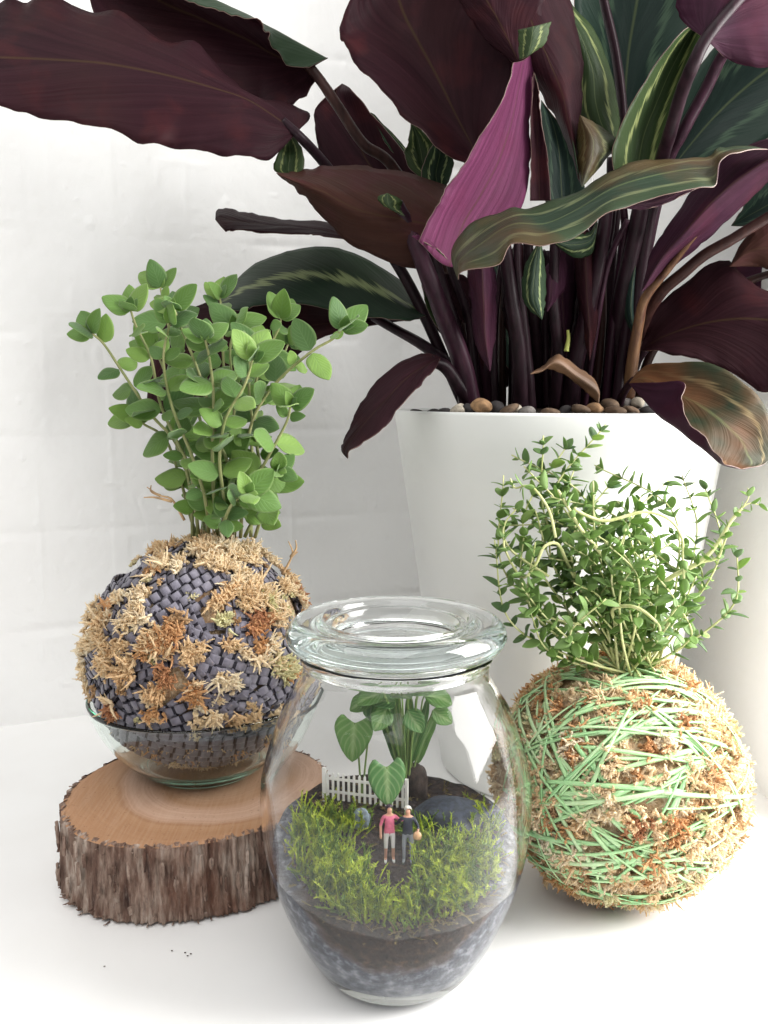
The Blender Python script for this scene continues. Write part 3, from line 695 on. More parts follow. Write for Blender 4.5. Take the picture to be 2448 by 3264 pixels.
# sawn wood face
a = NT('sawn_wood')
co = a.co()
dist = a.n('ShaderNodeVectorMath', operation='ADD'); a.l(co, dist.inputs[0]); dist.inputs[1].default_value = (-.012, -.008, 0)
sep = a.n('ShaderNodeSeparateXYZ'); a.l(dist.outputs[0], sep.inputs[0])
rad = a.math('SQRT', a.math('ADD', a.math('POWER', sep.outputs[0], 2), a.math('POWER', sep.outputs[1], 2)))
wob = a.noise(22, 3, co)
rr = a.math('ADD', a.math('MULTIPLY', rad, 13.9), a.math('MULTIPLY', wob, .22))
c = a.ramp(rr, [(.15, (.50, .32, .20)), (.42, (.47, .29, .18)), (.56, (.40, .225, .125)), (.64, (.52, .335, .24)), (.78, (.55, .37, .275)), (.84, (.50, .32, .225)), (.885, (.36, .19, .10)), (.93, (.42, .235, .125)), (1.0, (.38, .20, .10))])
ring = a.math('SINE', a.math('MULTIPLY', rr, 95.0))
c = a.mix(a.math('MULTIPLY', a.math('ADD', ring, 1), .035), c, (.22, .10, .05))
rn = a.n('ShaderNodeCombineXYZ'); a.l(a.math('MULTIPLY', rr, 42.0), rn.inputs[0])
c = a.mix(a.math('MULTIPLY', a.ramp(a.noise(1.0, 4, rn.outputs[0], .65), [(.44, (0, 0, 0)), (.56, (1, 1, 1))]), .24), c, (.29, .15, .075))
saw = a.noise(1.0, 3, a.mapping(co, (700, 34, 1)))
c = a.mix(a.math('MULTIPLY', a.ramp(saw, [(.4, (0, 0, 0)), (.65, (1, 1, 1))]), .15), c, (.66, .49, .36))
spk = a.ramp(a.noise(700, 2, a.mapping(co, (1, 1, 1))), [(.66, (0, 0, 0)), (.72, (1, 1, 1))])
c = a.mix(a.math('MULTIPLY', spk, .45), c, (.10, .045, .025))
c = a.mix(a.math('MULTIPLY', a.noise(60, 4, co), .35), c, (.33, .17, .085))
a.set(c, .75); a.bump(a.noise(520, 3, co), .3, .0005)
M_wood = a.m
nr = 26; Vt = []
for j in range(nr):
    t = j / (nr - 1); r = (log_r(ang[::2]) - .0012) * t
    ca, sa = np.cos(ang[::2]), np.sin(ang[::2])
    Vt.append(np.stack([r * ca + LOG[0], r * sa + LOG[1], LOG_H + .0004 * (fbm(r * ca * 60, r * sa * 60, 2, 2) - .5) - (.0012 if j == nr - 1 else 0) * np.ones(na // 2)], 1))
V = np.concatenate(Vt); n2 = na // 2
F = [(j * n2 + k, (j + 1) * n2 + k, (j + 1) * n2 + (k + 1) % n2, j * n2 + (k + 1) % n2) for j in range(nr - 1) for k in range(n2)]
mk('sawn_face', V, F, M_wood, logt)
# bark splinters and fibres round the rim and foot
parts = []
for i in range(190):
    a0 = random.uniform(0, 2 * math.pi); low = random.random() < .55
    z = random.uniform(.0006, .006) if low else random.uniform(.033, LOG_H + .0004)
    r0 = float(log_r(np.array([a0]))[0]) * (1.01 if low else 1.0) + (.001 if low else -.001)
    p0 = np.array((LOG[0] + r0 * math.cos(a0), LOG[1] + r0 * math.sin(a0), z))
    outd = np.array((math.cos(a0), math.sin(a0), 0)); tg = np.array((-math.sin(a0), math.cos(a0), 0))
    L = random.uniform(.0012, .0036) if low else random.uniform(.0008, .002)
    e = p0 + outd * L * random.uniform(.4, 1) + tg * L * random.uniform(-.8, .8) + np.array((0, 0, L * random.uniform(-.2, .5)))
    e[2] = max(e[2], .0004)
    m = (p0 + e) / 2 + tg * L * .2
    parts.append(tube(np.array([p0 - outd * .002, m, e]), [.0005, .0004, .00012], 4))
V, F = merge(parts)
mk('bark_fibres', V, F, M_bark, logt, kind='stuff')
# loose flakes of bark as raised plates
parts = []
for i in range(70):
    a0 = random.uniform(math.pi * .9, math.pi * 2.1); z0 = random.uniform(.004, .030); L = random.uniform(.004, .012); w = random.uniform(.02, .05)
    r0 = float(log_r(np.array([a0]))[0]) + .0010 + .0016 * (1 - z0 / LOG_H)
    rows = []
    for t in np.linspace(0, 1, 5):
        for s_ in (-1, 0, 1):
            aa = a0 + s_ * w * .5 * (1 - .55 * abs(2 * t - 1) ** 2) * random.uniform(.7, 1.2); rr_ = r0 + (.0006 if s_ == 0 else -.0006) + random.uniform(-.0003, .0004)
            rows.append((LOG[0] + rr_ * math.cos(aa), LOG[1] + rr_ * math.sin(aa), min(z0 + L * t, LOG_H - .001)))
    f = [(i_ * 3 + k, i_ * 3 + k + 1, i_ * 3 + 4 + k, i_ * 3 + 3 + k) for i_ in range(4) for k in range(2)]
    parts.append((np.array(rows), f))
V, F = merge(parts)
o = mk('bark_flakes', V, F, M_bark, logt, smooth=False, kind='stuff')
sm = o.modifiers.new('solid', 'SOLIDIFY'); sm.thickness = .0008; sm.offset = -1

# ------------------------------------------------------------------ glass bowl
BOWL = np.array((-.105, .49)); BZ = LOG_H + .0006
prof_o = prof_smooth([(.0, 0), (.030, 0), (.0345, .0008), (.040, .0045), (.050, .0135), (.0585, .025), (.0635, .036), (.0655, .0425)], 40)
prof_r = [(.0660, .0438), (.0657, .0448), (.0648, .0452), (.0638, .0446), (.0632, .0432)]
prof_i = prof_smooth([(.0628, .0420), (.0605, .035), (.0555, .0245), (.047, .0135), (.038, .0066), (.030, .0042), (.018, .0036), (0, .0035)], 34)
V, F = lathe([(r * .972, z) for r, z in prof_o + prof_r + prof_i], 128)
bowl = mk('glass_bowl', V + np.array((BOWL[0], BOWL[1], BZ)), F, M_glass_g)
tag(bowl, 'shallow clear glass bowl on the log slice holding the grey wrapped moss ball', 'bowl')

# ------------------------------------------------------------------ moss tufts (shared meshes)
def moss_mat(name, stops):
    a = NT(name)
    oi = a.t.nodes.new('ShaderNodeObjectInfo')
    c = a.ramp(oi.outputs['Random'], stops)
    f = a.noise(420, 3, a.co())
    c = a.mix(a.math('MULTIPLY', f, .7), c, a.mix(.5, c, (.62, .50, .30)))
    c = a.mix(a.ramp(a.noise(160, 2, a.co()), [(.33, (.4, .4, .4)), (.5, (0, 0, 0))]), c, (.34, .19, .09))
    a.set(c, .85); a.translucent(c, .3)
    return a.m
MM = {
 'cream': moss_mat('moss_cream', [(0, (.92, .80, .58)), (.5, (.90, .74, .50)), (1, (.93, .87, .71))]),
 'tan': moss_mat('moss_tan', [(0, (.80, .60, .36)), (.5, (.84, .67, .43)), (1, (.78, .54, .30))]),
 'rust': moss_mat('moss_rust', [(0, (.50, .20, .085)), (.5, (.58, .27, .12)), (1, (.44, .16, .08))]),
 'orange': moss_mat('moss_orange', [(0, (.70, .40, .18)), (1, (.64, .32, .14))]),
 'green': moss_mat('moss_green', [(0, (.70, .70, .40)), (1, (.80, .76, .50))]),
 'brown': moss_mat('moss_brown', [(0, (.46, .28, .14)), (1, (.52, .32, .17))])}
def branchlet(p0, dirv, L, r, rr, bend):
    n = 8; t = np.linspace(0, 1, n)[:, None]
    side = rr.normal(size=3); side -= dirv * (side @ dirv); side /= np.linalg.norm(side) + 1e-9
    pts = p0 + dirv * L * t + side * bend * L * t ** 2
    rad = r * (1 - .8 * np.linspace(0, 1, n) ** 1.3) * np.where(np.arange(n) % 2, 1.1, .75) + .00008
    parts = [tube(pts, rad, 5)]
    for i in range(1, n - 1):                # overlapping scale leaves
        for k in range(3):
            q = rr.normal(size=3); q -= dirv * (q @ dirv); q /= np.linalg.norm(q) + 1e-9
            w = np.cross(q, dirv); l = rad[i] * rr.uniform(1.0, 1.9)
            b = pts[i] + q * rad[i] * .6
            parts.append((np.array([b - w * l * .45, b + w * l * .45, b + q * l * .8 + dirv * l * 1.1]), [(0, 1, 2)]))
    return merge(parts)
def make_tuft(seed, n, Lr, r, spread, curl):
    rr = np.random.default_rng(seed); parts = []
    for i in range(n):
        el = rr.uniform(.05, 1) ** spread; az = rr.uniform(0, 2 * math.pi)
        d = np.array((math.cos(az) * math.sqrt(max(0, 1 - el * el)), math.sin(az) * math.sqrt(max(0, 1 - el * el)), el))
        p0 = np.array((rr.normal() * .0022, rr.normal() * .0022, rr.uniform(-.001, .001)))
        parts.append(branchlet(p0, d, rr.uniform(*Lr), r * rr.uniform(.7, 1.2), rr, rr.uniform(-curl, curl)))
    V, F = merge(parts)
    me = bpy.data.meshes.new('moss_tuft'); me.from_pydata(V.tolist(), [], F)
    me.materials.append(MM['tan'])
    me.polygons.foreach_set('use_smooth', [True] * len(me.polygons))
    return me
TUFT_STAR = [make_tuft(s, 22, (.0040, .0080), .00105, .9, .4) for s in range(5)]          # starry heads
TUFT_LONG = [make_tuft(20 + s, 9, (.007, .0125), .00115, 1.6, .7) for s in range(5)]      # limp long branches
TUFT_FINE = [make_tuft(40 + s, 30, (.0022, .0052), .00075, .8, .6) for s in range(6)]       # fine crumbs
TUFT_CRUMB = [make_tuft(60 + s, 26, (.0014, .0036), .00095, .7, .9) for s in range(5)]      # curled crumbs
def put_tuft(me, parent, pos, normal, scale, mat):
    z = Vector(normal).normalized()
    q = z.to_track_quat('Z', 'Y').to_matrix().to_4x4() @ Matrix.Rotation(random.uniform(0, 6.28), 4, 'Z')
    o = bpy.data.objects.new('moss_tuft', me); scene.collection.objects.link(o); o.parent = parent
    loc = Vector(pos) - Vector(offset_of(parent))
    s = Vector((scale * random.uniform(.85, 1.15), scale * random.uniform(.85, 1.15), scale * random.uniform(.8, 1.1)))
    o.matrix_local = Matrix.Translation(loc) @ q @ Matrix.Diagonal(s.to_4d())
    o.material_slots[0].link = 'OBJECT'; o.material_slots[0].material = MM[mat]
    return o
def ball_mesh(center, r, rough_amp, seed, seg=72):
    bm = bmesh.new(); bmesh.ops.create_icosphere(bm, subdivisions=6, radius=1)
    V = np.array([v.co[:] for v in bm.verts]); F = [tuple(v.index for v in f.verts) for f in bm.faces]; bm.free()
    k = 1 + rough_amp * (fbm(V[:, 0] * 5 + seed, V[:, 1] * 5, V[:, 2] * 5, 4) - .5)
    return V * k[:, None] * np.array(r) + np.array(center), F
a = NT('packed_moss')
f = a.noise(260, 5, a.co(), .7); g = a.noise(60, 3, a.co())
c = a.ramp(f, [(.3, (.28, .16, .08)), (.5, (.60, .43, .26)), (.68, (.80, .68, .50))])
c = a.mix(a.math('MULTIPLY', a.ramp(g, [(.5, (0, 0, 0)), (.66, (1, 1, 1))]), .6), c, (.30, .12, .05))
a.set(c, .95); a.bump(f, 1.0, .004)
M_pack = a.m

# ------------------------------------------------------------------ kokedama with grey ribbon (oregano)
B1 = np.array((-.105, .49, .1095)); B1R = np.array((.0605, .0605, .0625))
k1 = thing('kokedama', (B1[0], B1[1], BZ + .0036), 'moss ball wrapped in grey beaded ribbon with a bushy oregano, sitting in the glass bowl', 'kokedama')
V, F = ball_mesh(B1, B1R * .965, .05, 3)
mk('moss_ball', V, F, M_pack, k1)
a = NT('grey_ribbon'); f = a.noise(1, 3, a.mapping(a.co(), (900, 900, 900)))
wv = a.noise(300, 3, a.co())
a.set(a.ramp(wv, [(.3, (.105, .098, .130)), (.7, (.160, .150, .185))]), .7); a.bump(f, .35, .0004); a.b.inputs['Sheen Weight'].default_value = .25
M_rib = a.m
M_rib_d = plain('ribbon_gap', (.008, .006, .014), .8)
def ribbon_loop(seed, width=.0044):
    rr = np.random.default_rng(seed); nseg = 54 + seed % 5
    V, F, mi = [], [], []; S = 10
    an = np.linspace(0, 2 * math.pi, S, endpoint=False)
    cx_, cz_ = np.sign(np.cos(an)) * np.abs(np.cos(an)) ** .45, np.sign(np.sin(an)) * np.abs(np.sin(an)) ** .6
    rings = []
    for s in range(nseg):
        L = 2 * math.pi / nseg; a0 = s * L; j = rr.uniform(-.03, .03) * L
        for fr, wsc, hsc in ((.0, .80, .45), (.22, .80, .45), (.235, 1, 1), (.6, 1.02, 1.06), (.985, 1, 1)):
            rings.append((a0 + fr * L + j, wsc * rr.uniform(.96, 1.04), hsc))
    m = len(rings); wob = rr.uniform(0, 6.28)
    for a0, ws, hs in rings:
        off = .0007 * math.sin(2 * a0 + wob)
        ctr = np.array((math.cos(a0), math.sin(a0), 0)); 
        w = width * .5 * ws
        rad = 1 + .003 * math.sin(5 * a0 + wob)
        for q in range(S):
            V.append(ctr * (.0625 * rad + hs * .00070 * cz_[q]) + np.array((0, 0, off + w * cx_[q])))
    for i in range(m):
        i2 = (i + 1) % m
        dark = (i % 5) in (4, 0, 1)
        for q in range(S):
            q2 = (q + 1) % S
            F.append((i * S + q, i2 * S + q, i2 * S + q2, i * S + q2)); mi.append(1 if dark else 0)
    me = bpy.data.meshes.new('ribbon_strand'); me.from_pydata(np.array(V).tolist(), [], F)
    me.materials.append(M_rib); me.materials.append(M_rib_d)
    me.polygons.foreach_set('material_index', mi); me.polygons.foreach_set('use_smooth', [True] * len(mi))
    me.update(); return me
LOOPS = [ribbon_loop(s) for s in range(5)]
layer = 0
# each bundle: the normal of its plane, offset of the plane, number of strands side by side
bundles = [((.55, -.45, .70), -.004, 3), ((-.62, -.30, .72), .004, 3), ((.90, .25, .36), .0, 3), ((-.35, -.10, .93), -.016, 4), ((.25, -.2, .95), -.030, 4),
           ((-.93, .2, .30), .006, 3), ((.15, .85, .5), .0, 2), ((.72, -.62, .30), .014, 2), ((-.75, -.60, .25), .012, 3), ((.35, .1, .93), .012, 2), ((-.1, -.35, .93), -.044, 4),
           ((.45, -.85, .25), -.022, 2), ((-.5, -.75, .42), -.030, 2), ((.80, -.2, .56), .028, 3), ((-.55, .1, .83), .026, 2), ((.05, -.75, .66), .010, 2), ((-.2, .6, .77), -.02, 3)]
for nrm, offp, cnt in bundles:
    z = Vector(nrm).normalized()
    base = z.to_track_quat('Z', 'Y').to_matrix().to_4x4()
    for s in range(cnt + 1 + (layer % 5 == 4)):
        h = offp + (s - cnt / 2) * .0047
        rad = math.sqrt(max(.0625 ** 2 - h * h, .0001)) / .0625
        lift = .972 + .0150 * (layer % 5) 
        o = bpy.data.objects.new('ribbon_strand', LOOPS[(layer + s) % 5]); scene.collection.objects.link(o); o.parent = k1
        Mx = Matrix.Translation(Vector(B1 - offset_of(k1))) @ Matrix.Diagonal((B1R[0] / .0605, B1R[1] / .0605, B1R[2] / .0605, 1)) @ base @ Matrix.Translation((0, 0, h)) @ Matrix.Rotation(random.uniform(0, 6.28), 4, 'Z') @ Matrix.Diagonal((rad * lift * .975, rad * lift * .975, 1, 1))
        o.matrix_local = Mx
    layer += 1
def patch(parent, ctr, rads, px, py, rad_px, col, long_p=.35, dens=1.0, fine=False, lift=.0008):
    k = .5 / FPX
    n = max(1, int(dens * (rad_px / 26.0) ** 2))
    for i in range(n):
        qx, qy = px + random.gauss(0, .5) * rad_px, py + random.gauss(0, .5) * rad_px
        p = hit_ball(qx, qy, ctr, rads)
        nrm = (p - ctr) / rads ** 2; nrm /= np.linalg.norm(nrm)
        me = random.choice(TUFT_FINE if fine else (TUFT_LONG if random.random() < long_p else TUFT_STAR))
        if not fine and random.random() < .9:
            me_f = random.choice(TUFT_FINE); pf = p + rng.normal(size=3) * .003
            pf = ctr + (pf - ctr) / np.linalg.norm((pf - ctr) / rads)
            put_tuft(me_f, parent, pf + nrm * lift * .5, nrm, random.uniform(.8, 1.3), col)
        c2 = col if random.random() < .75 else random.choice(['cream', 'tan', 'orange'])
        put_tuft(me, parent, p + nrm * lift, nrm + np.array((0, 0, -.25)) * (me in TUFT_LONG), random.uniform(.65, 1.0) * (.75 + min(rad_px, 80) / 260), c2)
for cx_, cy_, rp, col in [(1000, 180, 190, 'cream'), (1060, 420, 160, 'tan'), (1080, 470, 110, 'cream'), (1190, 640, 105, 'rust'), (1180, 720, 70, 'orange'), (330, 550, 140, 'cream'), (430, 480, 80, 'cream'), (550, 310, 90, 'cream'),
    (180, 680, 110, 'tan'), (240, 920, 150, 'tan'), (300, 880, 80, 'orange'), (660, 790, 110, 'orange'), (560, 830, 70, 'tan'), (800, 850, 110, 'tan'), (620, 1010, 62, 'rust'), (770, 1110, 105, 'orange'), (1010, 1040, 95, 'cream'),
    (930, 1270, 80, 'cream'), (1380, 950, 130, 'green'), (1330, 600, 120, 'cream'), (1500, 280, 100, 'tan'), (1520, 350, 60, 'rust'), (1370, 400, 90, 'cream'), (250, 1200, 85, 'rust'), (450, 1250, 75, 'orange'),
    (100, 1100, 80, 'tan'), (990, 640, 45, 'green'), (1050, 760, 65, 'tan'), (1120, 1290, 85, 'tan'), (1200, 880, 75, 'cream'), (480, 780, 85, 'tan'), (130, 560, 90, 'cream'), (1150, 110, 150, 'cream'), (900, 90, 110, 'tan'),
    (800, 130, 110, 'cream'), (1250, 170, 90, 'cream'), (700, 680, 60, 'brown'), (1280, 500, 70, 'green'), (500, 1090, 40, 'tan'), (1290, 1240, 60, 'cream'), (90, 780, 90, 'cream'), (1480, 450, 80, 'cream'), (1300, 760, 70, 'cream'), (100, 930, 80, 'cream')]:
    patch(k1, B1, B1R * 1.045, 240 + .482 * cx_, 1680 + .482 * cy_, rp * .40, col, dens=1.25)
for i in range(60):
    az = random.uniform(-3.0, .1); el = random.uniform(-.5, 1.2)
    nrm = np.array((math.cos(az) * math.cos(el), math.sin(az) * math.cos(el), math.sin(el)))
    put_tuft(random.choice(TUFT_CRUMB), k1, B1 + nrm * B1R * 1.035, nrm, random.uniform(.35, .8), random.choice(['cream', 'tan', 'cream', 'brown', 'green']))
for i in range(120):      # crown collar and the part inside the bowl
    if i < 30:
        az = random.uniform(0, 6.28); el = random.uniform(1.0, 1.5)
    else:
        az = random.uniform(-2.9, -.2); el = random.uniform(-1.3, -.62)
    nrm = np.array((math.cos(az) * math.cos(el), math.sin(az) * math.cos(el), math.sin(el)))
    put_tuft(random.choice(TUFT_STAR + TUFT_FINE), k1, B1 + nrm * B1R * (1.0 if i >= 30 else 1.02), nrm, random.uniform(.55, .8) if i >= 30 else random.uniform(.7, 1.0), random.choice(['tan', 'orange', 'cream', 'tan']) if i >= 30 else random.choice(['cream', 'tan', 'cream']))

# ---- oregano
a = NT('oregano_leaf')
uv = a.t.nodes.new('ShaderNodeUVMap'); uv.uv_map = 'UVMap'
sp = a.n('ShaderNodeSeparateXYZ'); a.l(uv.outputs[0], sp.inputs[0])
vv = a.math('ABSOLUTE', a.math('SUBTRACT', a.math('MULTIPLY', sp.outputs[1], 2), 1))
phv = a.math('SUBTRACT', a.math('MULTIPLY', sp.outputs[0], 7.0), a.math('MULTIPLY', vv, 3.0))
vein = a.math('POWER', a.math('ABSOLUTE', a.math('SINE', a.math('MULTIPLY', phv, 3.14))), 12.0)
vein = a.math('ADD', a.math('MULTIPLY', a.math('SUBTRACT', 1, vein), 0.0), vein)
mid = a.math('MULTIPLY', a.math('SUBTRACT', .06, vv), 25.0, clamp=True)
oi = a.t.nodes.new('ShaderNodeObjectInfo')
c = a.ramp(oi.outputs['Random'], [(0, (.070, .165, .038)), (.35, (.130, .265, .042)), (.7, (.20, .36, .050)), (1, (.30, .47, .09))])
c = a.mix(a.math('MULTIPLY', a.math('MAXIMUM', a.math('MULTIPLY', vein, .7), mid), .34), c, (.24, .40, .13))
c = a.mix(a.math('MULTIPLY', a.noise(110, 4, a.co()), .45), c, (.07, .16, .035))
c = a.mix(a.math('MULTIPLY', a.math('MULTIPLY', a.math('SUBTRACT', vv, .8), 6.0, clamp=True), .35), c, (.36, .46, .18))
a.set(c, .55); a.b.inputs['Sheen Weight'].default_value = .35; a.b.inputs['Sheen Roughness'].default_value = .5
a.bump(a.math('MULTIPLY', a.math('MAXIMUM', vein, mid), -1.0), .30, .0005)
a.translucent(a.mix(.5, c, (.28, .52, .05)), .40)
M_oreg = a.m
M_oreg_st = stem_mat('oregano_stem', (.16, .20, .07), (.30, .30, .14))
def small_leaf_mesh(name, L, W, mat, shape=1.0, cup=.25, droop=.2, nu=9, nv=7, thick=.0003, wave=.0):
    """ovate leaf lying along +X, upper side +Z"""
    V, U = [], []
    for i in range(nu):
        u = i / (nu - 1)
        w = W * .5 * (math.sin(math.pi * min(1, u ** (.80 * shape))) ** .62) if 0 < i < nu - 1 else (W * .05 if i == 0 else W * .04)
        for j in range(nv):
            v = -1 + 2 * j / (nv - 1)
            z = -droop * L * u * u + cup * w * v * v * .9 + wave * L * math.sin(u * 9 + 2 * v) * abs(v)
            V.append((L * u, w * v, z)); U.append((u, v * .5 + .5))
    n = len(V)
    V2 = [(x, y, z - thick) for x, y, z in V]
    F = []
    for i in range(nu - 1):
        for j in range(nv - 1):
            q = (i * nv + j, (i + 1) * nv + j, (i + 1) * nv + j + 1, i * nv + j + 1)
            F += [q, tuple(x + n for x in reversed(q))]
    for i in range(nu - 1):
        for j in (0, nv - 1):
            p, q = i * nv + j, (i + 1) * nv + j
            F.append((p, p + n, q + n, q) if j == 0 else (p, q, q + n, p + n))
    me = bpy.data.meshes.new(name); me.from_pydata(V + V2, [], F); me.materials.append(mat)
    me.polygons.foreach_set('use_smooth', [True] * len(F))
    l = me.uv_layers.new(name='UVMap'); idx = np.zeros(len(me.loops), dtype=np.int32); me.loops.foreach_get('vertex_index', idx)
    l.data.foreach_set('uv', np.array(U + U, dtype=np.float32)[idx].ravel())
    me.update(); return me
OREG = [small_leaf_mesh('leaf', .0172, .0132 * random.uniform(.85, 1.12), M_oreg, random.uniform(.88, 1.05), random.uniform(-.2, .22), random.uniform(-.08, .32), 13, 9, wave=random.uniform(.0, .035)) for i in range(9)]
def frame_from(xdir, zhint):
    x = Vector(xdir).normalized(); z = Vector(zhint); z = (z - x * z.dot(x)).normalized(); y = z.cross(x)
    return Matrix(((x.x, y.x, z.x, 0), (x.y, y.y, z.y, 0), (x.z, y.z, z.z, 0), (0, 0, 0, 1)))
def put_leaf(mesh, stem, pos, xdir, zhint, scale):
    o = bpy.data.objects.new('leaf', mesh); scene.collection.objects.link(o); o.parent = stem
    o.matrix_local = Matrix.Translation(Vector(np.array(pos) - offset_of(stem))) @ frame_from(xdir, zhint) @ Matrix.Scale(scale, 4)
    return o
def herb_stem(parent, A, r0, r1, mat, n=None, name='stem'):
    n = n or 7 * len(A); B = cr(A, n)
    V, F = tube(B, np.linspace(r0, r1, n), 7)
    return mk(name, V, F, mat, parent), B
def C4(x, y): return (150 + .663 * x, 830 + .663 * y)
base_z = B1[2] + B1R[2]
ore_stems = [  # crop points from base to tip, depths, first node, node step (in crop px), leaf scale range
    ([(730, 1330), (715, 1200), (690, 1010), (620, 860), (545, 690), (500, 470), (430, 320), (402, 240)], (.485, .470)),
    ([(800, 1330), (895, 1150), (870, 980), (810, 830), (765, 650), (715, 500), (650, 340), (610, 230)], (.485, .455)),
    ([(950, 1330), (1035, 1130), (1010, 900), (978, 700), (970, 540), (985, 420)], (.49, .475)),
    ([(900, 1330), (930, 1080), (985, 780), (1100, 590), (1270, 440), (1370, 380), (1420, 330)], (.485, .470)),
    ([(700, 1330), (690, 1100), (620, 880), (500, 740), (365, 540), (275, 405), (215, 350)], (.495, .48)),
    ([(850, 1330), (840, 1050), (852, 760), (848, 500), (838, 280), (832, 180)], (.505, .51)),
    ([(980, 1330), (985, 1000), (985, 740), (1010, 560), (1055, 450), (1112, 330), (1125, 280)], (.50, .50)),
    ([(770, 1330), (780, 1050), (740, 780), (660, 560), (600, 380), (560, 200), (545, 130)], (.50, .51)),
    ([(820, 1330), (800, 1100), (795, 850), (800, 640), (780, 470), (760, 380)], (.475, .452)),
    ([(1000, 1330), (1045, 1180), (1080, 1040), (1110, 1010)], (.48, .465)),
    ([(720, 1330), (680, 1200), (640, 1050), (570, 860), (470, 790), (430, 760)], (.50, .50)),
    ([(900, 1330), (900, 1050), (920, 780), (1000, 600), (1120, 480), (1160, 400)], (.51, .52)),
    ([(760, 1330), (740, 1150), (680, 900), (640, 700), (560, 520), (520, 420)], (.515, .53)),
    ([(860, 1330), (850, 1150), (830, 950), (860, 760), (950, 600), (990, 470)], (.47, .45)),
    ([(780, 1330), (760, 1150), (700, 950), (600, 700), (560, 480), (590, 300)], (.475, .455)),
    ([(930, 1330), (950, 1150), (1060, 950), (1150, 780), (1170, 700)], (.475, .46)),
    ([(830, 1330), (860, 1230), (900, 1160), (960, 1120)], (.465, .45)),
    ([(870, 1330), (880, 1000), (900, 700), (880, 450), (900, 330)], (.50, .49)),
]
n_leaf = 0
for si, (pts, (d0, d1)) in enumerate(ore_stems):
    S = len(pts)
    A = []
    for i, (x, y) in enumerate(pts):
        t = i / (S - 1); p = C4(x, y)
        A.append(P(p[0], p[1], (.49 if i == 0 else d0 + (d1 - d0) * t)))
    A = np.array(A)
    stem, B = herb_stem(k1, A, .0011, .0006, M_oreg_st)
    seg = np.linalg.norm(np.diff(B, axis=0), axis=1); cum = np.concatenate([[0], np.cumsum(seg)]); tot = cum[-1]
    s = random.uniform(.012, .020); rot = random.uniform(0, 3.14); node = 0
    while s < tot:
        i = min(np.searchsorted(cum, s), len(B) - 2); p = B[i]; T = B[i + 1] - B[i]; T /= np.linalg.norm(T)
        tip = tot - s
        near_tip = max(0, 1 - tip / .018)
        sc = (random.uniform(.55, 1.18) if s > .02 else random.uniform(.55, .85)) * (1 - .45 * near_tip)
        el = .35 + .55 * near_tip + random.uniform(-.3, .3)
        e1 = np.cross(T, (0, 1, .1)); e1 /= np.linalg.norm(e1); e2 = np.cross(T, e1)
        for kk in (0, math.pi):
            if random.random() < .06: continue
            aa = rot + kk + random.uniform(-.35, .35)
            out = e1 * math.cos(aa) + e2 * math.sin(aa)
            xd = out * math.cos(el) + T * math.sin(el)
            zh = T * .45 + np.array((random.uniform(-.4, .4), -1.0, .3)) * random.uniform(.5, 2.2) - out * .2
            put_leaf(random.choice(OREG), stem, p + xd * .0012, xd, zh, sc); n_leaf += 1
        rot += math.pi / 2 + random.uniform(-.3, .3); s += random.uniform(.0115, .0175) * (1 - .35 * near_tip); node += 1
    T = B[-1] - B[-2]; T /= np.linalg.norm(T)
    e1 = np.cross(T, (0, 1, .1)); e1 /= np.linalg.norm(e1); e2 = np.cross(T, e1)
    for q in range(6):                       # rosette at the tip
        aa = q * math.pi / 2 + (.8 if q > 3 else 0) + random.uniform(-.2, .2); el = random.uniform(.5, 1.0) if q < 4 else 1.2
        out = e1 * math.cos(aa) + e2 * math.sin(aa)
        xd = out * math.cos(el) + T * math.sin(el)
        put_leaf(random.choice(OREG), stem, B[-1], xd, T * .2 - out * .5 + np.array((random.uniform(-.3, .3), -1.1, .2)), random.uniform(.65, 1.1) if q < 4 else random.uniform(.35, .5)); n_leaf += 1
print('oregano leaves', n_leaf)
# dry wisps
M_wisp = plain('dry_wisp', (.50, .33, .18), .8, 200, .3)
for pts, d in [([(660, 1250), (600, 1150), (540, 1130), (480, 1090)], .485), ([(600, 1160), (520, 1140), (465, 1140)], .485), ([(545, 1132), (500, 1110), (500, 1080)], .486),
               ([(1130, 1510), (1165, 1450), (1180, 1400), (1160, 1350)], .49), ([(1172, 1425), (1198, 1385), (1195, 1345)], .49), ([(1170, 1430), (1205, 1400)], .49)]:
    A = np.array([P(*C4(x, y), d) for x, y in pts]); B = cr(A, 12)
    V, F = tube(B, np.linspace(.0009, .0003, 12), 5); mk('moss_strand', V, F, M_wisp, k1)

# ------------------------------------------------------------------ kokedama with green raffia (thyme)
B2 = np.array((.1218, .433, .0600)); B2R = np.array((.0592, .0585, .0580))
k2 = thing('kokedama', (B2[0], B2[1], 0), 'moss ball wound with green raffia strands with a sprawling thyme on top', 'kokedama')
V, F = ball_mesh(B2, B2R, .07, 8)
mk('moss_ball', V, F, M_pack, k2)
a = NT('green_raffia')
oi = a.t.nodes.new('ShaderNodeObjectInfo')
c = a.ramp(oi.outputs['Random'], [(0, (.36, .70, .32)), (.5, (.54, .82, .42)), (1, (.72, .89, .56))])
stv = a.t.nodes.new('ShaderNodeUVMap'); stv.uv_map = 'UVMap'
fz = a.noise(1, 4, a.mapping(stv.outputs[0], (5, 26, 1)), .6)
c = a.mix(a.math('MULTIPLY', fz, .55), c, (.46, .76, .42))
c = a.mix(a.ramp(a.noise(30, 3, a.co()), [(.5, (0, 0, 0)), (.75, (.5, .5, .5))]), c, (.70, .80, .50))
a.set(c, .38); a.bump(fz, .4, .0006); a.translucent(c, .25)
M_raf = a.m
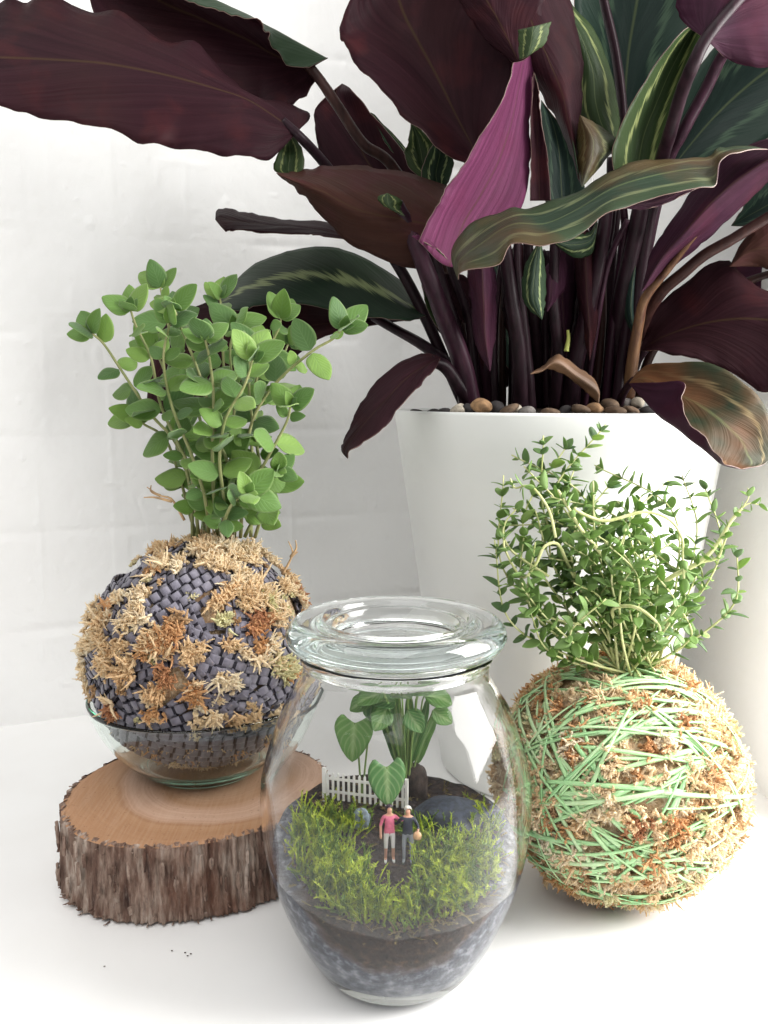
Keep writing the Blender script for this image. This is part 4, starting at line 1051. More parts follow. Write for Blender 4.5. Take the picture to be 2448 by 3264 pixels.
def raffia(nrm, offp, a0, a1, width, lift, seed):
    rr = np.random.default_rng(seed)
    z = np.array(nrm, dtype=float); z /= np.linalg.norm(z)
    x = np.cross(z, (0, 0, 1) if abs(z[2]) < .9 else (1, 0, 0)); x /= np.linalg.norm(x); y = np.cross(z, x)
    n = max(14, int((a1 - a0) * 22)); V, U = [], []; tw = rr.uniform(0, 6.28)
    off = offp / .061
    for i in range(n):
        t = i / (n - 1); a_ = a0 + (a1 - a0) * t
        h = off + .03 * math.sin(a_ * 1.3 + tw) 
        k = math.sqrt(max(1 - h * h, .01))
        dirn = (x * math.cos(a_) + y * math.sin(a_)) * k + z * h
        T = -x * math.sin(a_) + y * math.cos(a_)
        p = B2 + dirn * B2R * (1.025 + lift + .012 * math.sin(a_ * 4 + tw))
        sd = np.cross(T, dirn); sd /= np.linalg.norm(sd)
        tilt = .25 * math.sin(a_ * 1.7 + tw * 2)
        sd = sd * math.cos(tilt) + dirn * math.sin(tilt)
        up = np.cross(sd, T); w = width * (.55 + .45 * abs(math.sin(a_ * 1.1 + tw))) * (1 if .04 < t < .96 else .5)
        for q, (s_, hgt) in enumerate(((-.5, 0), (-.18, .00035), (.18, .0004), (.5, .00005), (.18, .0001), (-.18, .00005))):
            V.append(p + sd * w * s_ + up * (hgt - .0001)); U.append((t * (a1 - a0) * 3, s_ + .5))
    F = [(i * 6 + q, i * 6 + (q + 1) % 6, (i + 1) * 6 + (q + 1) % 6, (i + 1) * 6 + q) for i in range(n - 1) for q in range(6)]
    F += [tuple(range(5, -1, -1)), tuple((n - 1) * 6 + q for q in range(6))]
    return mk('raffia_strand', np.array(V), F, M_raf, k2, uv=np.array(U))
def strand_through(p1, p2, bow=0.0, width=.0028, lift=.0, seed=0, ext=.25):
    """strand on the ball through two photo pixels"""
    a_, b_ = [(hit_ball(*p, B2, B2R) - B2) / B2R for p in (p1, p2)]
    m = a_ + b_; m /= np.linalg.norm(m); c0 = np.cross(a_, b_); c0 /= np.linalg.norm(c0)
    # small circle whose plane is offset by bow
    A = np.array([a_, b_, m + c0 * 0]);
    z = c0 + m * bow; z /= np.linalg.norm(z); off = float(z @ a_)
    x = np.cross(z, (0, 0, 1) if abs(z[2]) < .9 else (1, 0, 0)); x /= np.linalg.norm(x); y = np.cross(z, x)
    t1 = math.atan2(a_ @ y, a_ @ x); t2 = math.atan2(b_ @ y, b_ @ x)
    while t2 < t1: t2 += 2 * math.pi
    if t2 - t1 > math.pi: t1, t2 = t2, t1 + 2 * math.pi
    return raffia(z, off * .061, t1 - ext, t2 + ext, width, lift, seed)
def C7(x, y): return (1600 + .5112 * x, 1950 + .5112 * y)
rs = [((290, 280), (900, 400)), ((180, 350), (860, 370)), ((150, 380), (500, 440)), ((60, 600), (900, 350)), ((170, 640), (820, 380)), ((160, 490), (420, 440)), ((350, 450), (1000, 440)), ((250, 440), (990, 430)),
      ((180, 910), (560, 560)), ((180, 950), (530, 650)), ((190, 520), (260, 900)), ((250, 640), (300, 500)), ((250, 830), (480, 1450)), ((270, 960), (560, 1780)), ((245, 900), (300, 1400)), ((320, 740), (430, 1010)),
      ((340, 780), (900, 760)), ((360, 830), (1150, 780)), ((350, 800), (820, 690)), ((520, 1020), (920, 640)), ((490, 1030), (830, 680)), ((400, 1080), (1000, 1130)), ((240, 1160), (830, 1150)), ((340, 1140), (1150, 1150)),
      ((480, 1020), (830, 1390)), ((830, 1390), (1250, 1680)), ((420, 1280), (640, 1180)), ((850, 1060), (1200, 920)), ((900, 940), (1180, 930)), ((740, 530), (1180, 860)), ((1180, 860), (1430, 1200)), ((870, 600), (1250, 900)),
      ((760, 480), (1400, 690)), ((700, 440), (1350, 620)), ((900, 450), (1440, 820)), ((500, 720), (560, 910)), ((300, 1020), (800, 1500)), ((180, 1440), (900, 1490)), ((200, 1480), (700, 1560)), ((160, 1500), (760, 1740)),
      ((220, 1540), (980, 1760)), ((300, 1560), (1260, 1720)), ((560, 1480), (1140, 1460)), ((350, 1450), (1020, 1390)), ((1000, 1540), (1140, 1450)), ((1060, 1480), (1330, 1590)), ((1070, 1550), (1380, 1500)), ((860, 1410), (990, 1180)),
      ((960, 1400), (1040, 1270)), ((500, 1250), (640, 1450)), ((540, 1280), (780, 1390)), ((610, 1600), (700, 1800)), ((620, 1700), (1050, 1740)), ((560, 580), (900, 560)), ((640, 640), (1120, 610)), ((600, 960), (760, 700)),
      ((900, 700), (1130, 690)), ((920, 740), (1150, 740)), ((1030, 1060), (1220, 900)), ((640, 1010), (720, 1100)), ((1150, 1210), (1420, 1190)), ((1200, 1280), (1430, 1100)), ((300, 300), (330, 620)), ((200, 560), (420, 520)),
      ((430, 1560), (880, 1590)), ((700, 1840), (1180, 1800)), ((640, 500), (1000, 560)), ((380, 1040), (480, 960))]
rs += [((x1 + random.uniform(-60, 60), y1 + random.uniform(-60, 60)), (x2 + random.uniform(-60, 60), y2 + random.uniform(-60, 60))) for (x1, y1), (x2, y2) in rs[::2] + rs[1::3]]
for i, (p1, p2) in enumerate(rs):
    strand_through(C7(*p1), C7(*p2), random.uniform(-.10, .10), random.uniform(.0017, .0031), .020 + .0026 * (i % 11), 100 + i, random.uniform(.06, .5))
for i in range(14):      # strands running round the far side
    raffia(rng.normal(size=3), random.uniform(-.02, .02), 0.4 + i, 3.0 + i, random.uniform(.002, .003), .01, 300 + i) if i < 5 else None
# moss over the whole ball, leaving the strands showing
def fib(n):
    i = np.arange(n) + .5; ph = np.arccos(1 - 2 * i / n); th = math.pi * (1 + 5 ** .5) * i
    return np.stack([np.cos(th) * np.sin(ph), np.sin(th) * np.sin(ph), np.cos(ph)], 1)
nt = 0
for nrm in fib(760):
    if nrm @ np.array((-.26, -.90, .35)) < -.30: continue
    nrm = nrm + rng.normal(size=3) * .03; nrm /= np.linalg.norm(nrm)
    p = B2 + nrm * B2R * random.uniform(.995, 1.03)
    if p[2] < .002: continue
    if noise3(nrm[0] * 4 + 9, nrm[1] * 4, nrm[2] * 4) < .36 and random.random() < .8: continue
    col = random.choice(['tan', 'cream', 'cream', 'cream', 'orange', 'cream', 'green', 'cream', 'tan', 'tan', 'brown', 'cream'])
    put_tuft(random.choice(TUFT_FINE + TUFT_CRUMB + TUFT_CRUMB), k2, p, nrm + rng.normal(size=3) * .3, random.uniform(.6, 1.35), col); nt += 1
for cx_, cy_, rp, col in [(480, 890, 80, 'orange'), (840, 1050, 60, 'orange'), (1250, 1050, 110, 'tan'), (1100, 1300, 80, 'orange'), (830, 1320, 60, 'rust'), (740, 1440, 60, 'rust'), (980, 1580, 110, 'orange'), (400, 1700, 140, 'tan'), (300, 1750, 90, 'orange'),
    (560, 200, 120, 'orange'), (830, 230, 110, 'tan'), (100, 420, 100, 'orange'), (120, 560, 70, 'tan'), (1340, 900, 90, 'cream'), (1280, 620, 120, 'cream'), (1390, 420, 100, 'cream'), (820, 560, 70, 'orange'), (450, 1400, 60, 'orange'),
    (640, 560, 50, 'cream'), (700, 680, 60, 'cream'), (1060, 640, 50, 'rust'), (1150, 300, 110, 'cream'), (1000, 370, 80, 'cream'), (240, 380, 60, 'tan'), (1200, 1450, 100, 'cream'), (900, 1850, 110, 'cream'), (1050, 1830, 90, 'tan'), (700, 1850, 60, 'rust'),
    (1350, 1350, 100, 'cream'), (380, 620, 60, 'tan'), (200, 1250, 70, 'brown'), (700, 920, 60, 'cream'), (1430, 1600, 70, 'cream'), (1250, 1800, 80, 'cream'), (180, 200, 70, 'tan'), (350, 180, 80, 'orange')]:
    patch(k2, B2, B2R * 1.02, *C7(cx_, cy_), rp * .5112, col, .25, 1.1, lift=.0002)

# ---- thyme
a = NT('thyme_leaf')
oi = a.t.nodes.new('ShaderNodeObjectInfo')
c = a.ramp(oi.outputs['Random'], [(0, (.070, .135, .060)), (.45, (.13, .22, .085)), (.8, (.21, .33, .10)), (1, (.34, .47, .14))])
a.set(c, .5); a.translucent(a.mix(.5, c, (.40, .58, .12)), .42)
M_thy = a.m
M_thy_st = stem_mat('thyme_stem', (.38, .42, .16), (.60, .60, .32))
THY = [small_leaf_mesh('leaf', .0072, .0034 * random.uniform(.75, 1.35), M_thy, random.uniform(.85, 1.1), random.uniform(.1, .6), random.uniform(-.1, .25), 7, 5, .00025) for i in range(7)]
def C3(x, y): return (1200 + .7233 * x, 1280 + .7233 * y)
T0 = B2 + np.array((.004, -.004, B2R[2] - .003))
thy_n = 0; extra = []
def thyme_stem(A, r0, r1, first=.25, step=(.0042, .0068), lsc=(.6, 1.15), max_leaf=True, bare=False):
    global thy_n
    stem, B = herb_stem(k2, A, r0, r1, M_thy_st)
    if bare: return
    seg = np.linalg.norm(np.diff(B, axis=0), axis=1); cum = np.concatenate([[0], np.cumsum(seg)]); tot = cum[-1]
    s = tot * first; rot = random.uniform(0, 3.14)
    while s <= tot:
        i = min(np.searchsorted(cum, s), len(B) - 2); p = B[i]; T = B[i + 1] - B[i]; T /= np.linalg.norm(T)
        e1 = np.cross(T, (0.3, 1, .1)); e1 /= np.linalg.norm(e1); e2 = np.cross(T, e1)
        tipf = max(0, 1 - (tot - s) / .012)
        for kk in (0, math.pi):
            aa = rot + kk + random.uniform(-.4, .4); el = random.uniform(.1, .9) + .4 * tipf
            out = e1 * math.cos(aa) + e2 * math.sin(aa); xd = out * math.cos(el) + T * math.sin(el)
            sc = random.uniform(*lsc) * (1 - .3 * tipf); zh = T + np.array((0, -.5, .4)) * random.random()
            if thy_n < 300: put_leaf(random.choice(THY), stem, p, xd, zh, sc); thy_n += 1
            else: extra.append((p, xd, zh, sc))
            if random.random() < .35:       # axillary pair of tiny leaves
                extra.append((p, T * .8 + out * .6, zh, sc * .5))
        rot += math.pi / 2 + random.uniform(-.3, .3); s += random.uniform(*step)
tips = [((595, 235), .435), ((735, 150), .43), ((855, 170), .44), ((1015, 95), .435), ((1040, 350), .425), ((1290, 345), .43), ((1345, 320), .45), ((1440, 355), .45), ((1590, 660), .42), ((1410, 770), .41),
        ((520, 610), .42), ((545, 545), .44), ((560, 325), .45), ((650, 285), .43), ((955, 350), .41), ((1165, 420), .42), ((1300, 620), .40), ((880, 270), .45), ((770, 420), .41), ((640, 820), .40), ((680, 930), .40), ((1335, 900), .40), ((1250, 430), .45),
        ((600, 470), .43), ((700, 480), .42), ((930, 560), .40), ((1100, 560), .40), ((1010, 620), .395), ((830, 620), .40), ((1200, 560), .41), ((1060, 440), .45), ((900, 440), .46), ((1000, 460), .47), ((740, 560), .45), ((1150, 700), .46), ((870, 800), .40), ((1120, 800), .40), ((1010, 870), .385), ((700, 620), .40), ((960, 280), .45), ((1230, 760), .40), ((940, 700), .46), ((820, 520), .43), ((1080, 650), .42), ((980, 540), .44), ((880, 650), .43), ((1170, 620), .44), ((760, 690), .42), ((1290, 560), .44), ((1050, 760), .41), ((920, 860), .40), ((1180, 860), .41), ((650, 560), .42), ((850, 350), .44)]
for (x, y), d in tips:
    e = P(*C3(x, y), d)
    b = T0 + np.array((random.uniform(-.012, .014), random.uniform(-.010, .012), random.uniform(-.002, .002)))
    v = e - b; L = np.linalg.norm(v)
    side = np.cross(v / L, (0, 1, 0)); side = side / np.linalg.norm(side) * random.uniform(-.30, .30) * L + np.array((0, random.uniform(-.14, .06) * L, .05 * L))
    A = np.array([b, b + v * .33 + side * .7, b + v * .68 + side, e])
    thyme_stem(A, .0007, .00034, first=random.uniform(.15, .5), step=(.0044, .0078), lsc=(.5, 1.5) if y > 300 else (.7, 1.4))
for pts, ds, w, first in [
    ([(1005, 960), (1040, 760), (900, 560), (840, 460), (800, 390)], [.43, .395, .40], .0011, .6),
    ([(870, 470), (930, 505), (1020, 525), (1180, 487), (1290, 520), (1345, 600), (1350, 700), (1360, 870)], [.40, .40, .405], .0009, .7),
    ([(960, 960), (850, 730), (800, 630), (740, 640), (700, 720), (640, 775), (570, 660), (560, 600)], [.43, .40, .41], .0009, .75),
    ([(1060, 990), (1040, 920), (1100, 900), (1170, 920), (1240, 980), (1250, 1020)], [.42, .385, .38], .0010, .9),
    ([(1090, 1000), (1180, 880), (1290, 780), (1420, 710), (1500, 630), (1560, 530), (1610, 470)], [.43, .42, .42], .0015, .5),
    ([(1420, 710), (1500, 690), (1525, 640), (1545, 590)], [.42, .42], .0008, .4), ([(1590, 500), (1625, 450), (1640, 420), (1636, 380)], [.42, .42], .0004, .7), ([(1590, 490), (1640, 450), (1690, 455)], [.42, .42], .0004, .6),
    ([(1240, 990), (1290, 950), (1330, 900)], [.39, .38], .0006, .5),
    ([(900, 980), (830, 970), (740, 940), (690, 880), (660, 830), (640, 800)], [.42, .40], .0007, .3), ([(790, 600), (760, 480), (700, 390), (660, 370), (610, 380), (590, 340)], [.40, .415], .0007, .6),
    ([(760, 770), (650, 700), (590, 650), (560, 590), (570, 530), (620, 470)], [.41, .42], .0007, .2)]:
    S = len(pts); dd = np.interp(np.linspace(0, 1, S), np.linspace(0, 1, len(ds)), ds)
    thyme_stem(np.array([P(*C3(x, y), q) for (x, y), q in zip(pts, dd)]), w, w * .55, first=first, lsc=(.7, 1.2))
# trailing sprig over the raffia
A = np.array([hit_ball(*C7(x, y), B2, B2R * 1.10) for x, y in [(590, 130), (690, 210), (790, 310), (860, 400)]])
thyme_stem(A, .0008, .0005, first=.05, step=(.008, .011), lsc=(.8, 1.3))
parts = []
for p, xd, zh, sc in extra:
    me = random.choice(THY); Vm = np.array([v.co[:] for v in me.vertices]); Fm = [tuple(q.vertices) for q in me.polygons]
    fr = np.array(frame_from(xd, zh).to_3x3()) * sc
    parts.append((Vm @ fr.T + np.array(p), Fm))
V, F = merge(parts)
mk('small_leaves', V, F, M_thy, k2, kind='stuff')
print('thyme leaves', thy_n, len(extra))

# ------------------------------------------------------------------ terrarium jar
JAR = np.array((.0052, .368, 0.0006))
jar = thing('terrarium_jar', tuple(JAR), 'bulging clear glass terrarium jar with a glass lid, at the front', 'jar')
outer = [(0, .0012), (.020, .0010), (.0265, 0), (.0300, .0006), (.0345, .0040), (.0378, .0085), (.0421, .0155), (.0468, .0252), (.0525, .0395), (.0567, .0538), (.0587, .068), (.0593, .0822), (.0580, .0915 + .002), (.0546, .1053), (.0497, .119), (.0451, .127), (.0415, .1335), (.0402, .1375), (.0402, .1405)]
outer = prof_smooth(outer, 110)
lip = [(.0410, .1420), (.0417, .1438), (.0415, .1452), (.0402, .1460), (.0388, .1454), (.0382, .1434)]
inner = prof_smooth([(.0380, .1405), (.0380, .1370), (.0392, .1330), (.0427, .127), (.0474, .1185), (.0523, .1050), (.0557, .0930), (.0569, .0822), (.0563, .068), (.0543, .0538), (.0500, .0395), (.0442, .0252), (.0392, .0165), (.0340, .0110), (.026, .0085), (.012, .0078), (0, .0076)], 90)
V, F = lathe(outer + lip + inner, 144)
mk('jar_body', V + JAR, F, M_glass, jar)
lid = prof_smooth([(0, .1496), (.016, .1495), (.0232, .1496), (.0252, .1502), (.0262, .1522), (.0268, .1555), (.0276, .1576), (.0288, .1579), (.0300, .1582), (.0312, .1602), (.0326, .1604), (.0342, .1590), (.0368, .1586), (.0405, .1596), (.0438, .1592), (.0464, .1566), (.0474, .1533), (.0462, .1498), (.0432, .1474), (.0400, .1466)], 110)
lid += prof_smooth([(.0376, .1462), (.0368, .1452), (.0366, .1412), (.0360, .1398), (.0345, .1392), (.0318, .1394), (.0306, .1404), (.0296, .1428), (.0278, .1442), (.018, .1446), (0, .1446)], 44)
V, F = lathe(lid[::-1], 144)
mk('lid', V + JAR, F, M_glass_lid, jar, label='thick flanged clear glass lid with a sunken top')

# ---- soil inside the jar
def inner_r(z):
    pr = np.array(inner)[::-1]
    return np.interp(z, pr[:, 1], pr[:, 0])
def ground(x, y):
    """height of the terrarium ground; x, y relative to the jar axis"""
    return .0555 + .009 * np.clip(y / .05, -1.15, 1) + .004 * np.clip(-x / .05, 0, 1) + .003 * np.exp(-(((x - .028) / .02) ** 2 + ((y - .012) / .02) ** 2)) - .0025 * np.exp(-((x / .012) ** 2 + ((y + .01) / .018) ** 2)) + .004 * (fbm(x * 90, y * 90, 5, 3) - .5)
na = 120; Vs = []
zs = np.concatenate([[.0082], np.linspace(.0095, 1, 40)])
angs = np.linspace(0, 2 * math.pi, na, endpoint=False)
topz = np.array([float(ground(np.array(.052 * math.cos(t)), np.array(.052 * math.sin(t)))) for t in angs])
rows = 40
for j in range(rows):
    t = j / (rows - 1); z = .0088 + (topz - .0088) * t
    rr_ = (inner_r(z) + .0004) * (1 if j else .9)
    Vs.append(np.stack([rr_ * np.cos(angs), rr_ * np.sin(angs), z], 1))
for j in range(1, 30):
    t = 1 - j / 29
    rr_ = (inner_r(topz) + .0004) * t
    x, y = rr_ * np.cos(angs), rr_ * np.sin(angs)
    Vs.append(np.stack([x, y, ground(x, y) if j > 1 else topz], 1))
V = np.concatenate(Vs); R_ = rows + 29
F = [(j * na + k, j * na + (k + 1) % na, (j + 1) * na + (k + 1) % na, (j + 1) * na + k) for j in range(R_ - 1) for k in range(na)]
F.append(tuple(range(na - 1, -1, -1)))
a = NT('terrarium_soil')
co = a.co(); sx = a.n('ShaderNodeSeparateXYZ'); a.l(co, sx.inputs[0])
X, Y, Z = sx.outputs
nz_ = a.noise(70, 4, co)
# the soil fills a bowl-shaped pocket, grit around it has blue-grey glass reflections painted in
lim = a.math('ADD', a.math('ADD', .024, a.math('MULTIPLY', a.math('MULTIPLY', X, X), 17.0)), a.math('MULTIPLY', a.math('SUBTRACT', nz_, .5), .018))
isoil = a.math('MULTIPLY', a.math('SUBTRACT', Z, lim), 160.0, clamp=True)
grit = a.ramp(a.noise(230, 4, co, .6), [(.3, (.022, .025, .036)), (.5, (.07, .078, .105)), (.68, (.26, .275, .31))])  # grit colours, with the jar's bluish reflection painted in
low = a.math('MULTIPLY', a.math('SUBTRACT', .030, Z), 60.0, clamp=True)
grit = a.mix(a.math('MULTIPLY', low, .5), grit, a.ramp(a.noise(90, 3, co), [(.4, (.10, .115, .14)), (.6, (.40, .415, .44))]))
soilc = a.ramp(a.noise(300, 4, co, .65), [(.35, (.008, .0045, .004)), (.55, (.028, .015, .011)), (.72, (.09, .05, .027))])
near = a.math('MULTIPLY', a.math('SUBTRACT', a.math('ADD', lim, .007), Z), 160.0, clamp=True)
soilc = a.mix(a.math('MULTIPLY', near, .5), soilc, (.20, .115, .05))
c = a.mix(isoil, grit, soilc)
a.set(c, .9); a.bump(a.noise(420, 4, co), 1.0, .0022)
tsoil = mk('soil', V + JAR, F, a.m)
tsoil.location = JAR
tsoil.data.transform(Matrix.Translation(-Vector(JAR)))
tsoil['kind'] = 'stuff'; tag(tsoil, 'layers of grit, painted with blue-grey glass reflection, and dark soil filling the lower half of the glass jar', 'soil')
def J(x, y, dz=0):
    return np.array((JAR[0] + x, JAR[1] + y, JAR[2] + float(ground(np.array(float(x)), np.array(float(y)))) + dz))

# ---- moss in the jar: feathery sprigs (uncountable ground cover)
def sprig(p0, d, L, r, rr):
    n = 9; t = np.linspace(0, 1, n)[:, None]
    side = rr.normal(size=3); side -= d * (side @ d); side /= np.linalg.norm(side)
    bend = rr.uniform(-.45, .45)
    pts = p0 + d * L * t + side * bend * L * t ** 2 - np.array((0, 0, .12 * L)) * t ** 3
    parts = [tube(pts, r * (1 - .5 * t[:, 0]) * np.where(np.arange(n) % 2, 1.2, .8), 4)]
    for i in range(1, n):                    # tiny overlapping leaves
        for k in range(4):
            q = rr.normal(size=3); q -= d * (q @ d); q /= np.linalg.norm(q)
            w = np.cross(q, d); l = r * rr.uniform(2.0, 3.4)
            b = pts[i]; tip = b + q * l + d * l * .9
            parts.append((np.array([b - w * r * .7, b + w * r * .7, tip]), [(0, 1, 2)]))
    return parts
def sprig_field(name, items, mat, label):
    parts = []
    for it in items: parts += sprig(*it)
    V, F = merge(parts)
    o = mk(name, V, F, mat, smooth=False, kind='stuff'); tag(o, label, 'moss'); return o
def jmoss(name, lo, hi, tr):
    a = NT(name); f = a.noise(150, 4, a.co(), .6); c = a.ramp(f, [(.36, lo), (.62, hi)])
    a.set(c, .6); a.translucent(tr, .35); return a.m
M_jm = jmoss('feather_moss', (.05, .12, .010), (.55, .64, .05), (.55, .64, .03))
M_jm2 = jmoss('brown_moss', (.07, .045, .018), (.30, .23, .08), (.30, .24, .08))
rr = np.random.default_rng(11)
it1, it2, it3 = [], [], []
def inside(x, y, m=.004):
    return math.hypot(x, y) < .0545 - m
for (mx, my, sx_, sy_, n, zt) in [(-.022, -.032, .008, .007, 130, 1.15), (-.030, -.016, .007, .008, 90, 1.2), (-.012, -.040, .006, .004, 50, .8), (.024, -.030, .010, .007, 120, .9), (.032, -.014, .008, .008, 90, 1.0), (.017, -.016, .005, .006, 55, 1.25), (.004, -.042, .010, .004, 40, .7), (-.040, .000, .006, .010, 60, 1.0), (.010, -.034, .006, .005, 40, .9), (.012, .002, .004, .004, 25, 1.0), (-.026, .008, .007, .006, 50, .9), (.040, .006, .005, .012, 40, .9)]:
    lean = rr.normal(0, .25, 2)
    for i in range(int(n * 1.9)):
        x, y = rr.normal(mx, sx_), rr.normal(my, sy_)
        if not inside(x, y, .007) or (abs(x - .001) < .007 and -.030 < y < .004): continue
        d = np.array((lean[0] + rr.normal(0, .42), lean[1] + rr.normal(-.12, .38), 1)); d /= np.linalg.norm(d)
        (it1 if rr.uniform() < .6 else it3).append((J(x, y, -.001 + .003 * math.exp(-((x - mx) / sx_) ** 2 - ((y - my) / sy_) ** 2)), d, rr.uniform(.3, 1) ** 1.4 * .0150 * zt, rr.uniform(.00034, .0006), rr))
for i in range(420):
    t, q = rr.uniform(0, 6.28), .053 * math.sqrt(rr.uniform(0, 1))
    x, y = q * math.cos(t), q * math.sin(t)
    if not inside(x, y, .005) or (abs(x) < .008 and -.03 < y < .008): continue
    d = np.array((rr.normal(0, .9), rr.normal(0, .9), .6)); d /= np.linalg.norm(d)
    it2.append((J(x, y, -.0005), d, rr.uniform(.003, .007), .00035, rr))
for i in range(150):    # brown thatch against the front glass
    t = rr.uniform(-2.3, -.8); q = rr.uniform(.042, .050); x, y = q * math.cos(t), q * math.sin(t)
    d = np.array((rr.normal(0, .8), rr.normal(-.1, .4), rr.normal(.3, .4))); d /= np.linalg.norm(d)
    it2.append((J(x, y, rr.uniform(-.004, .001)), d, rr.uniform(.003, .006), .0003, rr))
sprig_field('feather_moss', it1, M_jm, 'bright yellow-green feathery moss on the soil in the glass jar')
sprig_field('cushion_moss', it3, jmoss('cushion_moss', (.025, .075, .008), (.22, .34, .03), (.25, .36, .02)), 'darker green moss growing among the bright moss in the glass jar')
sprig_field('thatch_moss', it2, M_jm2, 'brownish low moss and thatch around the figures in the glass jar')

# ---- people (model railway size)
def figure(name, loc, height, skel, edges, radii, region, mats, label, rotz, hair):
    me = bpy.data.meshes.new('tmp'); me.from_pydata(skel, edges, []); me.update()
    o = bpy.data.objects.new('tmp', me); scene.collection.objects.link(o)
    sk = o.modifiers.new('s', 'SKIN'); sk.use_smooth_shade = True
    ss = o.modifiers.new('u', 'SUBSURF'); ss.levels = 2; ss.render_levels = 2
    for i, r in enumerate(radii):
        me.skin_vertices[0].data[i].radius = (r, r) if np.isscalar(r) else r
        me.skin_vertices[0].data[i].use_root = (i == 0)
    dg = bpy.context.evaluated_depsgraph_get(); dg.update()
    ev = o.evaluated_get(dg); m2 = bpy.data.meshes.new_from_object(ev)
    bpy.data.objects.remove(o)
    for m in mats: m2.materials.append(m)
    for p in m2.polygons:
        p.material_index = region(p.center); p.use_smooth = True
    m2.name = name
    k = height / 1.78
    ob = bpy.data.objects.new(name, m2); scene.collection.objects.link(ob)
    ob.location = loc; ob.rotation_euler = (0, 0, rotz); ob.scale = (k, k, k)
    tag(ob, label, 'figurine')
    # hair as a cap of its own
    bm = bmesh.new(); bmesh.ops.create_icosphere(bm, subdivisions=3, radius=.112)
    for v in list(bm.verts):
        if v.co.z < -.012 - (.0 if v.co.y > -.03 else -.07) : bm.verts.remove(v)
    for v in bm.verts: v.co = Vector((v.co.x * .92, v.co.y * 1.06 + .008, v.co.z * 1.08 + 1.675))
    hm = bpy.data.meshes.new('hair'); bm.to_mesh(hm); bm.free(); hm.materials.append(hair)
    hm.polygons.foreach_set('use_smooth', [True] * len(hm.polygons))
    h = bpy.data.objects.new('hair', hm); scene.collection.objects.link(h); h.parent = ob
    sm = h.modifiers.new('solid', 'SOLIDIFY'); sm.thickness = .018; sm.offset = 1
    return ob
skin = plain('figure_skin', (.58, .30, .21), .45)
def skeleton(rarm, larm):
    sk = [(0, 0, .96), (0, 0, 1.12), (0, -.01, 1.30), (0, 0, 1.45), (0, -.01, 1.53), (0, -.02, 1.62), (0, -.015, 1.72),      # 0-6
          (-.10, 0, .90), (-.11, -.02, .50), (-.115, .02, .10), (-.125, -.06, .045), (-.13, -.15, .035),                   # 7-11
          (.10, 0, .90), (.11, -.02, .50), (.115, .02, .10), (.125, -.06, .045), (.13, -.15, .035)]                        # 12-16
    ed = [(0, 1), (1, 2), (2, 3), (3, 4), (4, 5), (5, 6), (0, 7), (7, 8), (8, 9), (9, 10), (10, 11), (0, 12), (12, 13), (13, 14), (14, 15), (15, 16)]
    ra = [(.155, .115), (.145, .105), (.165, .115), (.13, .095), .058, (.082, .098), (.070, .085), .088, .062, .045, .048, .032, .088, .062, .045, .048, .032]
    for pts in (rarm, larm):
        b = len(sk); sk += pts; ed += [(3, b)] + [(b + i, b + i + 1) for i in range(len(pts) - 1)]
        ra += [.062, .048, .036, .044, .026][:len(pts)]
    return sk, ed, ra
shirt_p = plain('pink_shirt', (.66, .16, .26), .6, 9, .15); shorts_w = plain('white_shorts', (.78, .76, .76), .6); shoe_w = plain('white_shoes', (.8, .8, .8), .5)
shirt_d = plain('navy_shirt', (.028, .032, .055), .6); trous_g = plain('grey_trousers', (.30, .32, .38), .6); shoe_d = plain('dark_shoes', (.05, .05, .06), .5)
hair_d = plain('dark_hair', (.045, .020, .045), .5); hair_w = plain('white_hair', (.80, .76, .72), .6)
def reg_a(c):
    if c.z < .085: return 3
    if abs(c.x) > .20 and c.z < 1.17: return 0
    if c.z > 1.48: return 0
    if c.z > .93: return 1
    if c.z > .44: return 2
    return 0
def reg_b(c):
    if c.z < .07: return 3
    if abs(c.x) > .22 and c.z < 1.13: return 0
    if c.z > 1.48: return 0
    if c.z > .95: return 1
    return 2
fa = skeleton([(-.19, 0, 1.41), (-.27, .0, 1.16), (-.27, -.05, .92), (-.27, -.07, .84), (-.265, -.09, .77)], [(.19, 0, 1.41), (.31, .10, 1.24), (.45, .16, 1.22), (.53, .16, 1.24), (.58, .15, 1.24)])
fb = skeleton([(-.19, 0, 1.41), (-.30, .12, 1.22), (-.40, .19, 1.10), (-.46, .19, 1.08), (-.5, .18, 1.08)], [(.19, 0, 1.41), (.31, .02, 1.16), (.30, -.16, 1.02), (.26, -.21, 1.02), (.21, -.23, 1.03)])
PA, PB = (-.0028, -.006), (.0052, -.007)
figure('person', tuple(J(*PA, -.0002)), .0258, *fa, reg_a, [skin, shirt_p, shorts_w, shoe_w], 'tiny figurine in a pink polo shirt and white shorts inside the jar', .08, hair_d)
figure('person', tuple(J(*PB, -.0002)), .0258, *fb, reg_b, [skin, shirt_d, trous_g, shoe_d], 'tiny white haired figurine in a dark shirt and grey trousers inside the jar', -.05, hair_w)
bm = bmesh.new(); bmesh.ops.create_icosphere(bm, subdivisions=3, radius=1)
V = np.array([v.co[:] for v in bm.verts]); F = [tuple(v.index for v in f.verts) for f in bm.faces]; bm.free()
V = V * np.array((.0019, .0013, .0021)) * (1 + .2 * (noise3(V[:, 0] * 2, V[:, 1] * 2, V[:, 2] * 2) - .5))[:, None]
p = J(*PB, .0138) + np.array((.0040, -.0030, 0))
hand = mk('bag', V + p, F, plain('tan_bag', (.62, .36, .20), .5)); tag(hand, 'small tan bundle held by the white haired figurine', 'bundle')

